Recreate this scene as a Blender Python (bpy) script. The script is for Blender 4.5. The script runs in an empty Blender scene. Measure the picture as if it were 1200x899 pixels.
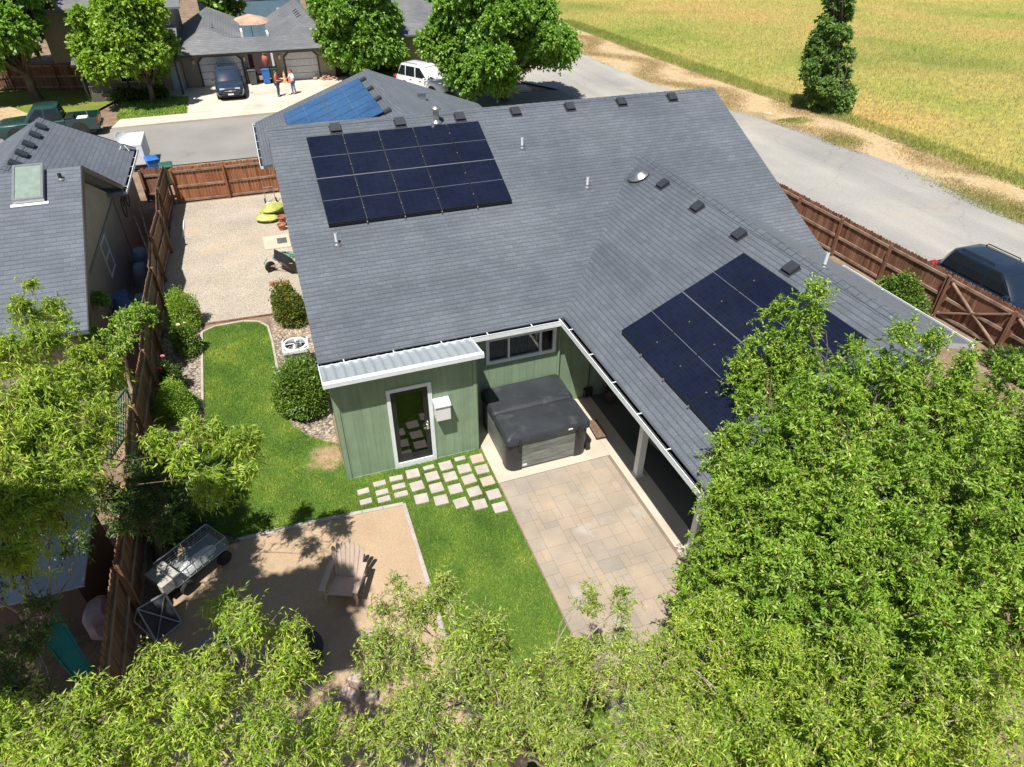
import bpy, bmesh, math, random
import numpy as np
from mathutils import Vector, Matrix
SC = bpy.context.scene
COL = SC.collection
rng = np.random.default_rng(11); random.seed(11)
PI = math.pi

# ------------------------------------------------------------------ materials
def nt_new(name):
    m = bpy.data.materials.new(name); m.use_nodes = True
    nt = m.node_tree; nt.nodes.clear()
    out = nt.nodes.new('ShaderNodeOutputMaterial')
    return m, nt, out
def N(nt, typ, **kw):
    n = nt.nodes.new(typ)
    for k, v in kw.items():
        if k.startswith('i_'):
            n.inputs[k[2:].replace('_', ' ')].default_value = v
        else: setattr(n, k, v)
    return n
def c4(c): return (c[0], c[1], c[2], 1.0)
def mixrgb(nt, a, b, fac, blend='MIX'):
    n = nt.nodes.new('ShaderNodeMix'); n.data_type = 'RGBA'; n.blend_type = blend
    for s, v in ((0, fac), (6, a), (7, b)):
        if hasattr(v, 'is_linked') or hasattr(v, 'links'): nt.links.new(v, n.inputs[s])
        elif s == 0: n.inputs[0].default_value = v
        else: n.inputs[s].default_value = c4(v)
    return n.outputs[2]
def ramp(nt, fac, stops):
    r = nt.nodes.new('ShaderNodeValToRGB'); nt.links.new(fac, r.inputs[0])
    e = r.color_ramp.elements
    while len(e) < len(stops): e.new(0.5)
    for i, (p, c) in enumerate(stops):
        e[i].position = p; e[i].color = c4(c)
    return r.outputs[0]
def noise(nt, scale, detail=4, coord='Object', stretch=None, rough=.55):
    tc = nt.nodes.new('ShaderNodeTexCoord'); src = tc.outputs[coord]
    if stretch:
        mp = nt.nodes.new('ShaderNodeMapping'); mp.inputs['Scale'].default_value = stretch
        nt.links.new(src, mp.inputs[0]); src = mp.outputs[0]
    n = nt.nodes.new('ShaderNodeTexNoise'); n.inputs['Scale'].default_value = scale
    n.inputs['Detail'].default_value = detail; n.inputs['Roughness'].default_value = rough
    nt.links.new(src, n.inputs['Vector'])
    return n.outputs['Fac']
def bsdf(nt, out, col, rough=.6, metal=0., spec=.5, bump=None, bstr=.3, bdist=.02, alpha=None):
    p = nt.nodes.new('ShaderNodeBsdfPrincipled')
    if hasattr(col, 'links'): nt.links.new(col, p.inputs['Base Color'])
    else: p.inputs['Base Color'].default_value = c4(col)
    p.inputs['Roughness'].default_value = rough; p.inputs['Metallic'].default_value = metal
    p.inputs['Specular IOR Level'].default_value = spec
    if bump is not None:
        b = nt.nodes.new('ShaderNodeBump'); b.inputs['Strength'].default_value = bstr; b.inputs['Distance'].default_value = bdist
        nt.links.new(bump, b.inputs['Height']); nt.links.new(b.outputs[0], p.inputs['Normal'])
    nt.links.new(p.outputs[0], out.inputs[0])
    return p
def island(nt):
    return nt.nodes.new('ShaderNodeNewGeometry').outputs['Random Per Island']
MATS = {}
def plain(name, col, rough=.55, metal=0., spec=.5, var=.12, scale=6., bstr=0., bscale=60.):
    if name in MATS: return MATS[name]
    m, nt, out = nt_new(name)
    f = noise(nt, scale, 5)
    col_o = ramp(nt, f, [(.3, [x*(1-var) for x in col]), (.7, [min(1, x*(1+var)) for x in col])])
    bsdf(nt, out, col_o, rough, metal, spec, noise(nt, bscale, 3) if bstr else None, bstr)
    MATS[name] = m; return m
def shingle(name, col, w=.24, h=.125):
    m, nt, out = nt_new(name)
    tc = N(nt, 'ShaderNodeTexCoord')
    b = N(nt, 'ShaderNodeTexBrick', offset=.5, offset_frequency=2)
    b.inputs['Scale'].default_value = 1; b.inputs['Brick Width'].default_value = w; b.inputs['Row Height'].default_value = h
    b.inputs['Mortar Size'].default_value = .006; b.inputs['Mortar Smooth'].default_value = .3; b.inputs['Bias'].default_value = 0
    b.inputs['Color1'].default_value = c4([x*.90 for x in col]); b.inputs['Color2'].default_value = c4([x*1.10 for x in col])
    b.inputs['Mortar'].default_value = c4([x*.80 for x in col])
    nt.links.new(tc.outputs['UV'], b.inputs['Vector'])
    n1 = noise(nt, .35, 4); n2 = noise(nt, 55, 2)
    sp = N(nt, 'ShaderNodeSeparateXYZ'); nt.links.new(tc.outputs['UV'], sp.inputs[0])
    dv = N(nt, 'ShaderNodeMath', operation='DIVIDE'); nt.links.new(sp.outputs[1], dv.inputs[0]); dv.inputs[1].default_value = h
    fr = N(nt, 'ShaderNodeMath', operation='FRACT'); nt.links.new(dv.outputs[0], fr.inputs[0])
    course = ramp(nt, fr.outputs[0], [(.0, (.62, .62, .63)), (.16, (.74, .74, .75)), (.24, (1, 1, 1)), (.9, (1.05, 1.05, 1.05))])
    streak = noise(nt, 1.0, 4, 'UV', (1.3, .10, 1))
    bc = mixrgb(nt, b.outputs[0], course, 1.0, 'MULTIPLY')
    bc = mixrgb(nt, bc, ramp(nt, streak, [(.3, (.95, .95, .94)), (.7, (1.05, 1.05, 1.05))]), 1.0, 'MULTIPLY')
    c = mixrgb(nt, bc, ramp(nt, n1, [(.3, (.80, .81, .84)), (.7, (1.14, 1.13, 1.10))]), 1.0, 'MULTIPLY')
    c = mixrgb(nt, c, ramp(nt, n2, [(.3, (.72, .72, .72)), (.7, (1.28, 1.28, 1.28))]), 1.0, 'MULTIPLY')
    n3 = noise(nt, 1.0, 3, 'UV', (.22, 1.6, 1))
    c = mixrgb(nt, c, ramp(nt, n3, [(.3, (.90, .90, .90)), (.7, (1.10, 1.10, 1.10))]), 1.0, 'MULTIPLY')
    inv = N(nt, 'ShaderNodeMath', operation='SUBTRACT'); inv.inputs[0].default_value = 1
    nt.links.new(b.outputs['Fac'], inv.inputs[1])
    p = bsdf(nt, out, c, .7, 0, .45, inv.outputs[0], .45, .010)
    p.inputs['Sheen Weight'].default_value = .22; p.inputs['Sheen Roughness'].default_value = .4
    return m
def siding(name, col, w=.2, groove=.012, rough=.6, dark=.55):
    m, nt, out = nt_new(name)
    tc = N(nt, 'ShaderNodeTexCoord')
    b = N(nt, 'ShaderNodeTexBrick', offset=0)
    b.inputs['Scale'].default_value = 1; b.inputs['Brick Width'].default_value = w; b.inputs['Row Height'].default_value = 40
    b.inputs['Mortar Size'].default_value = groove; b.inputs['Mortar Smooth'].default_value = .2
    b.inputs['Color1'].default_value = c4([x*.95 for x in col]); b.inputs['Color2'].default_value = c4([x*1.05 for x in col])
    b.inputs['Mortar'].default_value = c4([x*dark for x in col])
    mp = N(nt, 'ShaderNodeMapping'); mp.inputs['Location'].default_value = (0, 17.3, 0)
    nt.links.new(tc.outputs['UV'], mp.inputs[0]); nt.links.new(mp.outputs[0], b.inputs['Vector'])
    n1 = noise(nt, 2.5, 5)
    c = mixrgb(nt, b.outputs[0], ramp(nt, n1, [(.3, (.9, .9, .9)), (.7, (1.08, 1.08, 1.08))]), 1.0, 'MULTIPLY')
    n2 = noise(nt, 1.0, 4, 'Object', (14, 14, .8))
    c = mixrgb(nt, c, ramp(nt, n2, [(.3, (.9, .9, .9)), (.7, (1.07, 1.07, 1.07))]), 1.0, 'MULTIPLY')
    inv = N(nt, 'ShaderNodeMath', operation='SUBTRACT'); inv.inputs[0].default_value = 1
    nt.links.new(b.outputs['Fac'], inv.inputs[1])
    bsdf(nt, out, c, rough, 0, .4, inv.outputs[0], .5, .008)
    return m
def wood(name, ca, cb, rough=.75, stretch=(18, 18, 1.2)):
    m, nt, out = nt_new(name)
    a = ramp(nt, island(nt), [(0, ca), (1, cb)])
    f = noise(nt, 1.0, 6, 'Object', stretch)
    c = mixrgb(nt, a, ramp(nt, f, [(.32, (.55, .52, .50)), (.7, (1.25, 1.22, 1.2))]), 1.0, 'MULTIPLY')
    bsdf(nt, out, c, rough, 0, .3, f, .4, .01)
    return m
def multi(name, stops, scale, rough=.85, fine=40., fstr=.35, bstr=.4, bdist=.02, detail=6, extra=None):
    """ground-like material: broad colour noise times fine grain"""
    m, nt, out = nt_new(name)
    f = noise(nt, scale, detail)
    c = ramp(nt, f, stops)
    g = noise(nt, fine, 3)
    c = mixrgb(nt, c, ramp(nt, g, [(.28, (1-fstr,)*3), (.72, (1+fstr,)*3)]), 1.0, 'MULTIPLY')
    if extra:
        for (sc, lo, hi, colr) in extra:
            e = noise(nt, sc, 5)
            c = mixrgb(nt, c, colr, ramp(nt, e, [(lo, (0, 0, 0)), (hi, (1, 1, 1))]))
    bsdf(nt, out, c, rough, 0, .3, g, bstr, bdist)
    return m
def pebbles(name, stops, scale, gap=.55):
    m, nt, out = nt_new(name)
    tc = N(nt, 'ShaderNodeTexCoord')
    v = N(nt, 'ShaderNodeTexVoronoi'); v.inputs['Scale'].default_value = scale
    nt.links.new(tc.outputs['Object'], v.inputs['Vector'])
    sep = N(nt, 'ShaderNodeSeparateColor'); nt.links.new(v.outputs['Color'], sep.inputs[0])
    c = ramp(nt, sep.outputs[0], stops)
    c = mixrgb(nt, c, ramp(nt, v.outputs['Distance'], [(.25, (1.1, 1.1, 1.1)), (.8, (gap,)*3)]), 1.0, 'MULTIPLY')
    n1 = noise(nt, .5, 5)
    c = mixrgb(nt, c, ramp(nt, n1, [(.35, (.86, .86, .88)), (.7, (1.12, 1.1, 1.06))]), 1.0, 'MULTIPLY')
    e = noise(nt, .45, 3)
    c = mixrgb(nt, c, (.50, .36, .22), ramp(nt, e, [(.54, (0, 0, 0)), (.70, (.6, .6, .6))]))
    inv = N(nt, 'ShaderNodeMath', operation='SUBTRACT'); inv.inputs[0].default_value = 1
    nt.links.new(v.outputs['Distance'], inv.inputs[1])
    bsdf(nt, out, c, .85, 0, .3, inv.outputs[0], .6, .02)
    return m
def leafmat(name, stops, trans=.32, tcol=(.22, .34, .03), rough=.42, spec=.45, patch=None):
    m, nt, out = nt_new(name)
    c = ramp(nt, island(nt), stops)
    f = noise(nt, *(patch[:2] if patch else (.9, 3)))
    c = mixrgb(nt, c, ramp(nt, f, patch[2] if patch else [(.3, (.80, .85, .85)), (.7, (1.16, 1.1, .98))]), 1.0, 'MULTIPLY')
    p = nt.nodes.new('ShaderNodeBsdfPrincipled'); nt.links.new(c, p.inputs['Base Color'])
    p.inputs['Roughness'].default_value = rough; p.inputs['Specular IOR Level'].default_value = spec
    t = nt.nodes.new('ShaderNodeBsdfTranslucent'); t.inputs[0].default_value = c4(tcol)
    mx = nt.nodes.new('ShaderNodeMixShader'); mx.inputs[0].default_value = trans
    nt.links.new(p.outputs[0], mx.inputs[1]); nt.links.new(t.outputs[0], mx.inputs[2])
    nt.links.new(mx.outputs[0], out.inputs[0])
    return m
def glassmat(name, tint=(.75, .8, .8), fac=.35):
    m, nt, out = nt_new(name)
    tr = nt.nodes.new('ShaderNodeBsdfTransparent'); tr.inputs[0].default_value = c4(tint)
    gl = nt.nodes.new('ShaderNodeBsdfGlossy'); gl.inputs['Roughness'].default_value = .03
    lw = nt.nodes.new('ShaderNodeLayerWeight'); lw.inputs[0].default_value = fac
    mx = nt.nodes.new('ShaderNodeMixShader')
    nt.links.new(lw.outputs['Fresnel'], mx.inputs[0]); nt.links.new(tr.outputs[0], mx.inputs[1]); nt.links.new(gl.outputs[0], mx.inputs[2])
    nt.links.new(mx.outputs[0], out.inputs[0])
    return m
def solarmat(name, base, line, rough=.12, cw=.159, ch=.08):
    m, nt, out = nt_new(name)
    tc = N(nt, 'ShaderNodeTexCoord')
    b = N(nt, 'ShaderNodeTexBrick', offset=0)
    b.inputs['Scale'].default_value = 1; b.inputs['Brick Width'].default_value = cw; b.inputs['Row Height'].default_value = ch
    b.inputs['Mortar Size'].default_value = .003; b.inputs['Mortar Smooth'].default_value = .1
    b.inputs['Color1'].default_value = c4(base); b.inputs['Color2'].default_value = c4([x*1.3 for x in base])
    b.inputs['Mortar'].default_value = c4(line)
    nt.links.new(tc.outputs['UV'], b.inputs['Vector'])
    f = noise(nt, .8, 2)
    c = mixrgb(nt, b.outputs[0], ramp(nt, f, [(.3, (.8, .8, .85)), (.7, (1.25, 1.25, 1.2))]), 1.0, 'MULTIPLY')
    bsdf(nt, out, c, rough, 0, .5)
    return m

# ------------------------------------------------------------------ mesh builder
class MB:
    def __init__(s): s.v = []; s.f = []; s.mi = []
    def add(s, vs, fs, mi=0, M=None):
        o = len(s.v)
        for p in vs:
            p = Vector(p)
            s.v.append(tuple(M @ p) if M is not None else tuple(p))
        for f in fs: s.f.append([i+o for i in f]); s.mi.append(mi)
        return s
    def box(s, x0, x1, y0, y1, z0, z1, mi=0, M=None):
        vs = [(x, y, z) for z in (z0, z1) for y in (y0, y1) for x in (x0, x1)]
        return s.add(vs, [(0, 2, 3, 1), (4, 5, 7, 6), (0, 1, 5, 4), (2, 6, 7, 3), (0, 4, 6, 2), (1, 3, 7, 5)], mi, M)
    def bar(s, a, b, w, h, mi=0, up=(0, 0, 1), roll=0):
        """rectangular bar from a to b, w across, h along up"""
        a, b = Vector(a), Vector(b); d = (b-a); L = d.length; d.normalize()
        u = Vector(up); sd = d.cross(u)
        if sd.length < 1e-4: sd = d.cross(Vector((1, 0, 0)))
        sd.normalize(); u = sd.cross(d)
        M = Matrix(((d.x, sd.x, u.x, a.x), (d.y, sd.y, u.y, a.y), (d.z, sd.z, u.z, a.z), (0, 0, 0, 1)))
        return s.box(0, L, -w/2, w/2, -h/2, h/2, mi, M)
    def slab(s, poly, t, mi=0, mi_side=None):
        """polygon (3d, counter-clockwise seen from above) thickened downward"""
        n = len(poly); vs = [tuple(p) for p in poly]+[(p[0], p[1], p[2]-t) for p in poly]
        s.add(vs, [list(range(n)), list(range(2*n-1, n-1, -1))], mi)
        o = len(s.v)-2*n
        for i in range(n):
            j = (i+1) % n
            s.f.append([o+i, o+n+i, o+n+j, o+j]); s.mi.append(mi if mi_side is None else mi_side)
        return s
    def tube(s, path, r, n=8, mi=0, cap=True, closed=False):
        P = [Vector(p) for p in path]; k = len(P)
        R = r if isinstance(r, (list, tuple)) else [r]*k
        o = len(s.v); prev = None
        for i in range(k):
            if closed: d = P[(i+1) % k]-P[i-1]
            else: d = P[min(i+1, k-1)]-P[max(i-1, 0)]
            d.normalize()
            if prev is None:
                a = d.cross(Vector((0, 0, 1)))
                if a.length < .1: a = d.cross(Vector((1, 0, 0)))
            else:
                a = prev-d*prev.dot(d)
            a.normalize(); prev = a; b = d.cross(a)
            for j in range(n):
                t = 2*PI*j/n; s.v.append(tuple(P[i]+(a*math.cos(t)+b*math.sin(t))*R[i]))
        for i in range(k if closed else k-1):
            for j in range(n):
                i2 = (i+1) % k
                s.f.append([o+i*n+j, o+i*n+(j+1) % n, o+i2*n+(j+1) % n, o+i2*n+j]); s.mi.append(mi)
        if cap and not closed:
            s.f.append([o+j for j in range(n-1, -1, -1)]); s.mi.append(mi)
            s.f.append([o+(k-1)*n+j for j in range(n)]); s.mi.append(mi)
        return s
    def lathe(s, prof, n=20, mi=0, M=None):
        vs = []; fs = []; k = len(prof)
        for r, z in prof:
            for j in range(n):
                t = 2*PI*j/n; vs.append((r*math.cos(t), r*math.sin(t), z))
        for i in range(k-1):
            for j in range(n): fs.append([i*n+j, i*n+(j+1) % n, (i+1)*n+(j+1) % n, (i+1)*n+j])
        fs.append(list(range(n-1, -1, -1))); fs.append([(k-1)*n+j for j in range(n)])
        return s.add(vs, fs, mi, M)
    def loft(s, rings, mi=0, cap=True, closed=True):
        o = len(s.v); n = len(rings[0])
        for r in rings:
            for p in r: s.v.append(tuple(p))
        for i in range(len(rings)-1):
            for j in range(n if closed else n-1):
                s.f.append([o+i*n+j, o+i*n+(j+1) % n, o+(i+1)*n+(j+1) % n, o+(i+1)*n+j]); s.mi.append(mi)
        if cap:
            s.f.append([o+j for j in range(n-1, -1, -1)]); s.mi.append(mi)
            s.f.append([o+(len(rings)-1)*n+j for j in range(n)]); s.mi.append(mi)
        return s
    def ball(s, c, r, mi=0, n=10, k=6):
        rx, ry, rz = (r, r, r) if not isinstance(r, (tuple, list)) else r
        rings = []
        for i in range(k+1):
            t = -PI/2+PI*(i+.02)/(k+.04)
            rings.append([(c[0]+rx*math.cos(t)*math.cos(2*PI*j/n), c[1]+ry*math.cos(t)*math.sin(2*PI*j/n), c[2]+rz*math.sin(t)) for j in range(n)])
        return s.loft(rings, mi)
    def raw(s, V, F):
        o = len(s.v); s.v += [tuple(map(float, p)) for p in V]; s.f += (F+o).tolist(); s.mi += [0]*len(F)
    def build(s, name, mats, parent=None, smooth=False, bevel=0., seg=2, world=False, loc=None):
        me = bpy.data.meshes.new(name); me.from_pydata(s.v, [], s.f)
        if not isinstance(mats, (list, tuple)): mats = [mats]
        for m in mats: me.materials.append(m)
        me.polygons.foreach_set('material_index', s.mi)
        bm = bmesh.new(); bm.from_mesh(me)
        bmesh.ops.recalc_face_normals(bm, faces=bm.faces)
        if bevel:
            ed = [e for e in bm.edges if len(e.link_faces) == 2 and e.calc_face_angle(0) > .5]
            bmesh.ops.bevel(bm, geom=ed, offset=bevel, segments=seg, profile=.5, affect='EDGES', clamp_overlap=True)
        uv = bm.loops.layers.uv.new('UVMap')
        for f in bm.faces:
            n = f.normal
            if abs(n.z) > .995: t = Vector((1, 0, 0)); b = Vector((0, 1, 0))
            else:
                t = Vector((0, 0, 1)).cross(n); t.normalize(); b = n.cross(t)
            for l in f.loops: l[uv].uv = (l.vert.co.dot(t), l.vert.co.dot(b))
            f.smooth = smooth
        bm.to_mesh(me); bm.free()
        if smooth: me.set_sharp_from_angle(angle=.7)
        return link(name, me, parent, world, loc)
def link(name, me, parent=None, world=False, loc=None):
    o = bpy.data.objects.new(name, me); COL.objects.link(o)
    if loc is not None: o.location = loc
    if parent is not None:
        o.parent = parent
        if world: o.matrix_parent_inverse = (Matrix.Translation(parent.location) @ Matrix.Rotation(parent.rotation_euler.z, 4, 'Z')).inverted()
    return o
def tag(o, label=None, cat=None, group=None, kind=None):
    if label: o['label'] = label
    if cat: o['category'] = cat
    if group: o['group'] = group
    if kind: o['kind'] = kind
    return o
def thing(name, label, cat, loc=(0, 0, 0), rz=0, group=None):
    o = bpy.data.objects.new(name, None); COL.objects.link(o); o.empty_display_size = .2
    o.location = loc; o.rotation_euler = (0, 0, rz)
    return tag(o, label, cat, group)
def dup(root, loc, rz, label, group=None):
    r = root.copy(); COL.objects.link(r); r.location = loc; r.rotation_euler = (0, 0, rz); r['label'] = label
    if group: r['group'] = group
    for ch in list(root.children):
        c = ch.copy(); COL.objects.link(c); c.parent = r
        for g in list(ch.children):
            d = g.copy(); COL.objects.link(d); d.parent = c
    return r
def fast(name, V, F, mat, parent=None, world=False, smooth=False):
    """numpy mesh: V (n,3), F (m,k)"""
    me = bpy.data.meshes.new(name); n = len(V); m, k = F.shape
    me.vertices.add(n); me.vertices.foreach_set('co', np.ascontiguousarray(V, dtype=np.float32).ravel())
    me.loops.add(m*k); me.loops.foreach_set('vertex_index', np.ascontiguousarray(F, dtype=np.int32).ravel())
    me.polygons.add(m); me.polygons.foreach_set('loop_start', np.arange(0, m*k, k, dtype=np.int32))
    me.update(calc_edges=True)
    me.materials.append(mat)
    if smooth: me.polygons.foreach_set('use_smooth', np.ones(m, dtype=bool))
    return link(name, me, parent, world)
def sheet(name, poly, z, mat, kind='structure', th=0.0):
    bm = bmesh.new(); vs = [bm.verts.new((x, y, z)) for x, y in poly]
    f = bm.faces.new(vs)
    if f.normal.z < 0: f.normal_flip()
    f.normal_update()
    if th:
        r = bmesh.ops.extrude_face_region(bm, geom=[f])
        # keep original as bottom, move the new top up
        for e in r['geom']:
            if isinstance(e, bmesh.types.BMVert): e.co.z += 0
        for v in vs: v.co.z -= th
    bmesh.ops.triangulate(bm, faces=bm.faces[:])
    bmesh.ops.recalc_face_normals(bm, faces=bm.faces)
    if not th:
        for ff in bm.faces:
            if ff.normal.z < 0: ff.normal_flip()
    me = bpy.data.meshes.new(name); bm.to_mesh(me); bm.free(); me.materials.append(mat)
    o = link(name, me); o['kind'] = kind
    return o
def inpoly(P, poly):
    x, y = P[:, 0], P[:, 1]; r = np.zeros(len(P), bool); n = len(poly); j = n-1
    for i in range(n):
        xi, yi = poly[i]; xj, yj = poly[j]
        c = ((yi > y) != (yj > y)) & (x < (xj-xi)*(y-yi)/((yj-yi)+1e-12)+xi)
        r ^= c; j = i
    return r
def unit(a): return a/np.maximum(np.linalg.norm(a, axis=-1, keepdims=True), 1e-9)
# ------------------------------------------------------------------ vegetation
def leaf_quads(P, D, L, W, fold=.25, curl=.15):
    n = len(P)
    up = unit(rng.normal(size=(n, 3))*.68+np.array([-.2, -.3, .85]))
    S = unit(np.cross(D, up)); Nn = unit(np.cross(S, D))
    L = L[:, None]; W = W[:, None]
    v0 = P; v1 = P+D*L*.45+S*W*.5+Nn*W*fold; v3 = P+D*L*.45-S*W*.5+Nn*W*fold
    v2 = P+D*L-Nn*L*curl*rng.uniform(-.3, 1.2, (n, 1))
    V = np.stack([v0, v1, v2, v3], 1).reshape(-1, 3)
    return V, np.arange(4*n).reshape(n, 4)
def twig_field(lobes, per, droop, curl, upbias=.25, shell=(.7, 1.08), k=7, squash=.9):
    """twig polylines (n,k,3) filling the lobes"""
    out = []
    for (x, y, z, r) in lobes:
        n = max(4, int(per*r*r))
        d = unit(rng.normal(size=(n, 3))+np.array([0, 0, upbias]))
        c = np.array([x, y, z]); a0 = c+d*r*rng.uniform(.05, .45, (n, 1))*np.array([1, 1, squash])
        a1 = c+d*r*rng.uniform(shell[0], shell[1], (n, 1))*np.array([1, 1, squash])
        t = np.linspace(0, 1, k)[None, :, None]
        p = a0[:, None]*(1-t)+a1[:, None]*t
        p[:, :, 2] -= (t[:, :, 0]**2)*droop*r*rng.uniform(.3, 1.3, (n, 1))
        if curl:
            ph = rng.uniform(0, 6.28, (n, 1, 3)); fr = rng.uniform(5, 10, (n, 1, 1))
            p = p+np.sin(ph+fr*t)*curl*t
        out.append(p)
    return np.concatenate(out)
def twig_mesh(tw, r0):
    n, k, _ = tw.shape
    d = unit(tw[:, -1]-tw[:, 0]); a = unit(np.cross(d, np.array([.3, .2, 1.]))); b = np.cross(d, a)
    ang = np.array([0, 2.1, 4.2]); R = r0*(1-.8*np.linspace(0, 1, k))
    off = a[:, None]*np.cos(ang)[None, :, None]+b[:, None]*np.sin(ang)[None, :, None]
    V = tw[:, :, None]+off[:, None]*R[None, :, None, None]
    V = V.reshape(-1, 3); base = np.arange(n)[:, None, None]*k*3
    i = np.arange(k-1)[None, :, None]*3; j = np.arange(3)[None, None, :]; j2 = (j+1) % 3
    F = np.stack([base+i+j, base+i+j2, base+i+3+j2, base+i+3+j], -1).reshape(-1, 4)
    return V, F
def wiggly(a, b, sag=.1, k=7, amp=.08):
    a, b = np.array(a, float), np.array(b, float); t = np.linspace(0, 1, k)[:, None]
    p = a*(1-t)+b*t; L = np.linalg.norm(b-a)
    p[:, 2] += np.sin(t[:, 0]*PI)*sag*L
    ph = rng.uniform(0, 6.28, (3, 3)); w = np.sin(t*PI)
    for q_ in range(3): p += w*np.sin(t*(2.2+2.6*q_)+ph[q_])*amp*L*.5/(1+q_)
    return [tuple(q) for q in p]
def tree(name, label, cat, base, fork, r0, lobes, bark, leaf, per=300, leaves=22, L=.085, W=.022, droop=.25, curl=0.,
         twigfrac=.5, clump=0, fill=.33, twigr=.006, upbias=.25, shell=(.7, 1.08), group=None, limbs=None, limbk=.42, leafstart=.22, fold=.25, squash=.9, lcurl=.15):
    t = thing(name, label, cat, base, 0, group)
    if clump:
        nl = []
        for (x, y, z, r) in lobes:
            if r < .3: nl.append((x, y, z, r)); continue
            for _ in range(max(3, int(round(clump*r/.7)))):
                q = unit(rng.normal(size=3)+np.array([0, 0, .35])); w = rng.uniform(.45, .85)
                nl.append((x+q[0]*r*w*.85, y+q[1]*r*w*.85, z+q[2]*r*w*.95, r*rng.uniform(.20, .44)))
        if limbs is None: limbs = [l for l in lobes if l[3] >= .2]
    m = MB()
    trunk = wiggly(base, fork, 0, 8, .10); m.tube(trunk, [r0*(1.25-.55*i/7) for i in range(8)], 10)
    lf = limbs if limbs is not None else list(lobes)
    for (x, y, z, r) in lf:
        s = trunk[random.choice([4, 5, 6, 7])]
        pth = wiggly(s, (x, y, z), .06, 8, .16); q = max(.012, r0*limbk)
        m.tube(pth, [q*(1-.8*i/7) for i in range(8)], 6)
        for _ in range(3):
            i = random.choice([4, 5, 6]); e = np.array((x, y, z))+rng.normal(size=3)*r*.45
            m.tube(wiggly(pth[i], e, .05, 5, .2), [q*.35*(1-.75*j/4) for j in range(5)], 4)
    if clump: tw = np.concatenate([twig_field(lobes, per*fill, droop, curl, upbias, (.55, 1.05), squash=squash), twig_field(nl, per, droop, curl, upbias+.3, (.7, 1.35), squash=1.15)])
    else: tw = twig_field(lobes, per, droop, curl, upbias, shell, squash=squash)
    sel = tw[rng.random(len(tw)) < twigfrac]
    V, F = twig_mesh(sel, twigr); m.raw(V, F)
    m.build('trunk', bark, t, smooth=True, world=True)
    n, k, _ = tw.shape
    u = rng.uniform(leafstart, 1.02, (n, leaves)); fi = np.clip(u*(k-1), 0, k-1.001); i0 = fi.astype(int); fr = (fi-i0)[..., None]
    idx = np.arange(n)[:, None]
    P = tw[idx, i0]*(1-fr)+tw[idx, i0+1]*fr; T = unit(tw[idx, i0+1]-tw[idx, i0])
    P = P.reshape(-1, 3); T = T.reshape(-1, 3)
    D = unit(T*.9+rng.normal(size=P.shape)*.62+np.array([0, 0, -droop*.8]))
    P = P+rng.normal(size=P.shape)*L*.12
    V, F = leaf_quads(P, D, L*rng.uniform(.4, 1.4, len(P)), W*rng.uniform(.7, 1.25, len(P)), fold, lcurl)
    fast('crown', V, F, leaf, t, world=True)
    return t
def spires(lst, lob=.30):
    out = []
    for (x, y, z, R, h) in lst:
        out.append((x, y, z-.12, .16))
        for t in np.linspace(.12, 1, max(4, int(h/.30))):
            rr = R*t**.75; k = max(2, int(round(2*PI*rr/.42))); a0 = rng.uniform(0, 6.28)
            for q in range(k):
                aa = a0+2*PI*q/k+rng.uniform(-.3, .3); w = rr*rng.uniform(.6, 1.1)
                out.append((x+w*math.cos(aa), y+w*math.sin(aa), z-h*t+rng.uniform(-.12, .12), lob*rng.uniform(.6, 1.15)*(.65+.35*t)))
    return out
def blob_lobes(c, R, n, r, top=.2, flat=1., minz=None):
    """n lobes scattered over an uneven ellipsoid"""
    out = []
    for i in range(n):
        d = unit(rng.normal(size=3)+np.array([0, 0, top])); q = rng.uniform(.35, .95)
        p = np.array(c)+d*np.array(R)*q; rr = r*rng.uniform(.7, 1.25)
        if minz is not None: p[2] = max(p[2], minz)
        out.append((p[0], p[1], p[2], rr))
    return out
def bush(name, label, cat, base, R, leaf, bark, n=9000, L=.06, W=.03, bumps=.26, group=None, kind=None, up=.3):
    """rounded shrub: leaves over a lumpy volume, plus stems"""
    t = thing(name, label, cat, base, 0, group)
    d = unit(rng.normal(size=(n, 3))+np.array([0, 0, up])); d[:, 2] = np.abs(d[:, 2])*1.0-.12*(rng.random(n))
    k1, k2 = rng.normal(size=(2, 9, 3)); lump = np.zeros(n)
    for a in unit(k1): lump = np.maximum(lump, np.maximum(0, d@a)**6)
    q = (1-bumps+bumps*1.5*lump)*(rng.random(n)**.22)*(1+.22*(rng.random(n) < .07)*rng.random(n))
    P = np.array([base[0], base[1], base[2]+R[2]*.18])+d*np.array(R)*q[:, None]
    D = unit(d*.8+rng.normal(size=(n, 3))*.7+np.array([0, 0, .25]))
    V, F = leaf_quads(P, D, L*rng.uniform(.6, 1.3, n), W*rng.uniform(.7, 1.3, n), .2, .1)
    m = MB()
    for i in range(9):
        a = rng.uniform(0, 6.28); e = (base[0]+math.cos(a)*R[0]*.6, base[1]+math.sin(a)*R[1]*.6, base[2]+R[2]*rng.uniform(.4, .9))
        m.tube(wiggly(base, e, .03, 5, .1), [.022, .017, .012, .008, .004], 5)
    m.build('stems', bark, t, world=True)
    fast('foliage', V, F, leaf, t, world=True)
    return t
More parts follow.
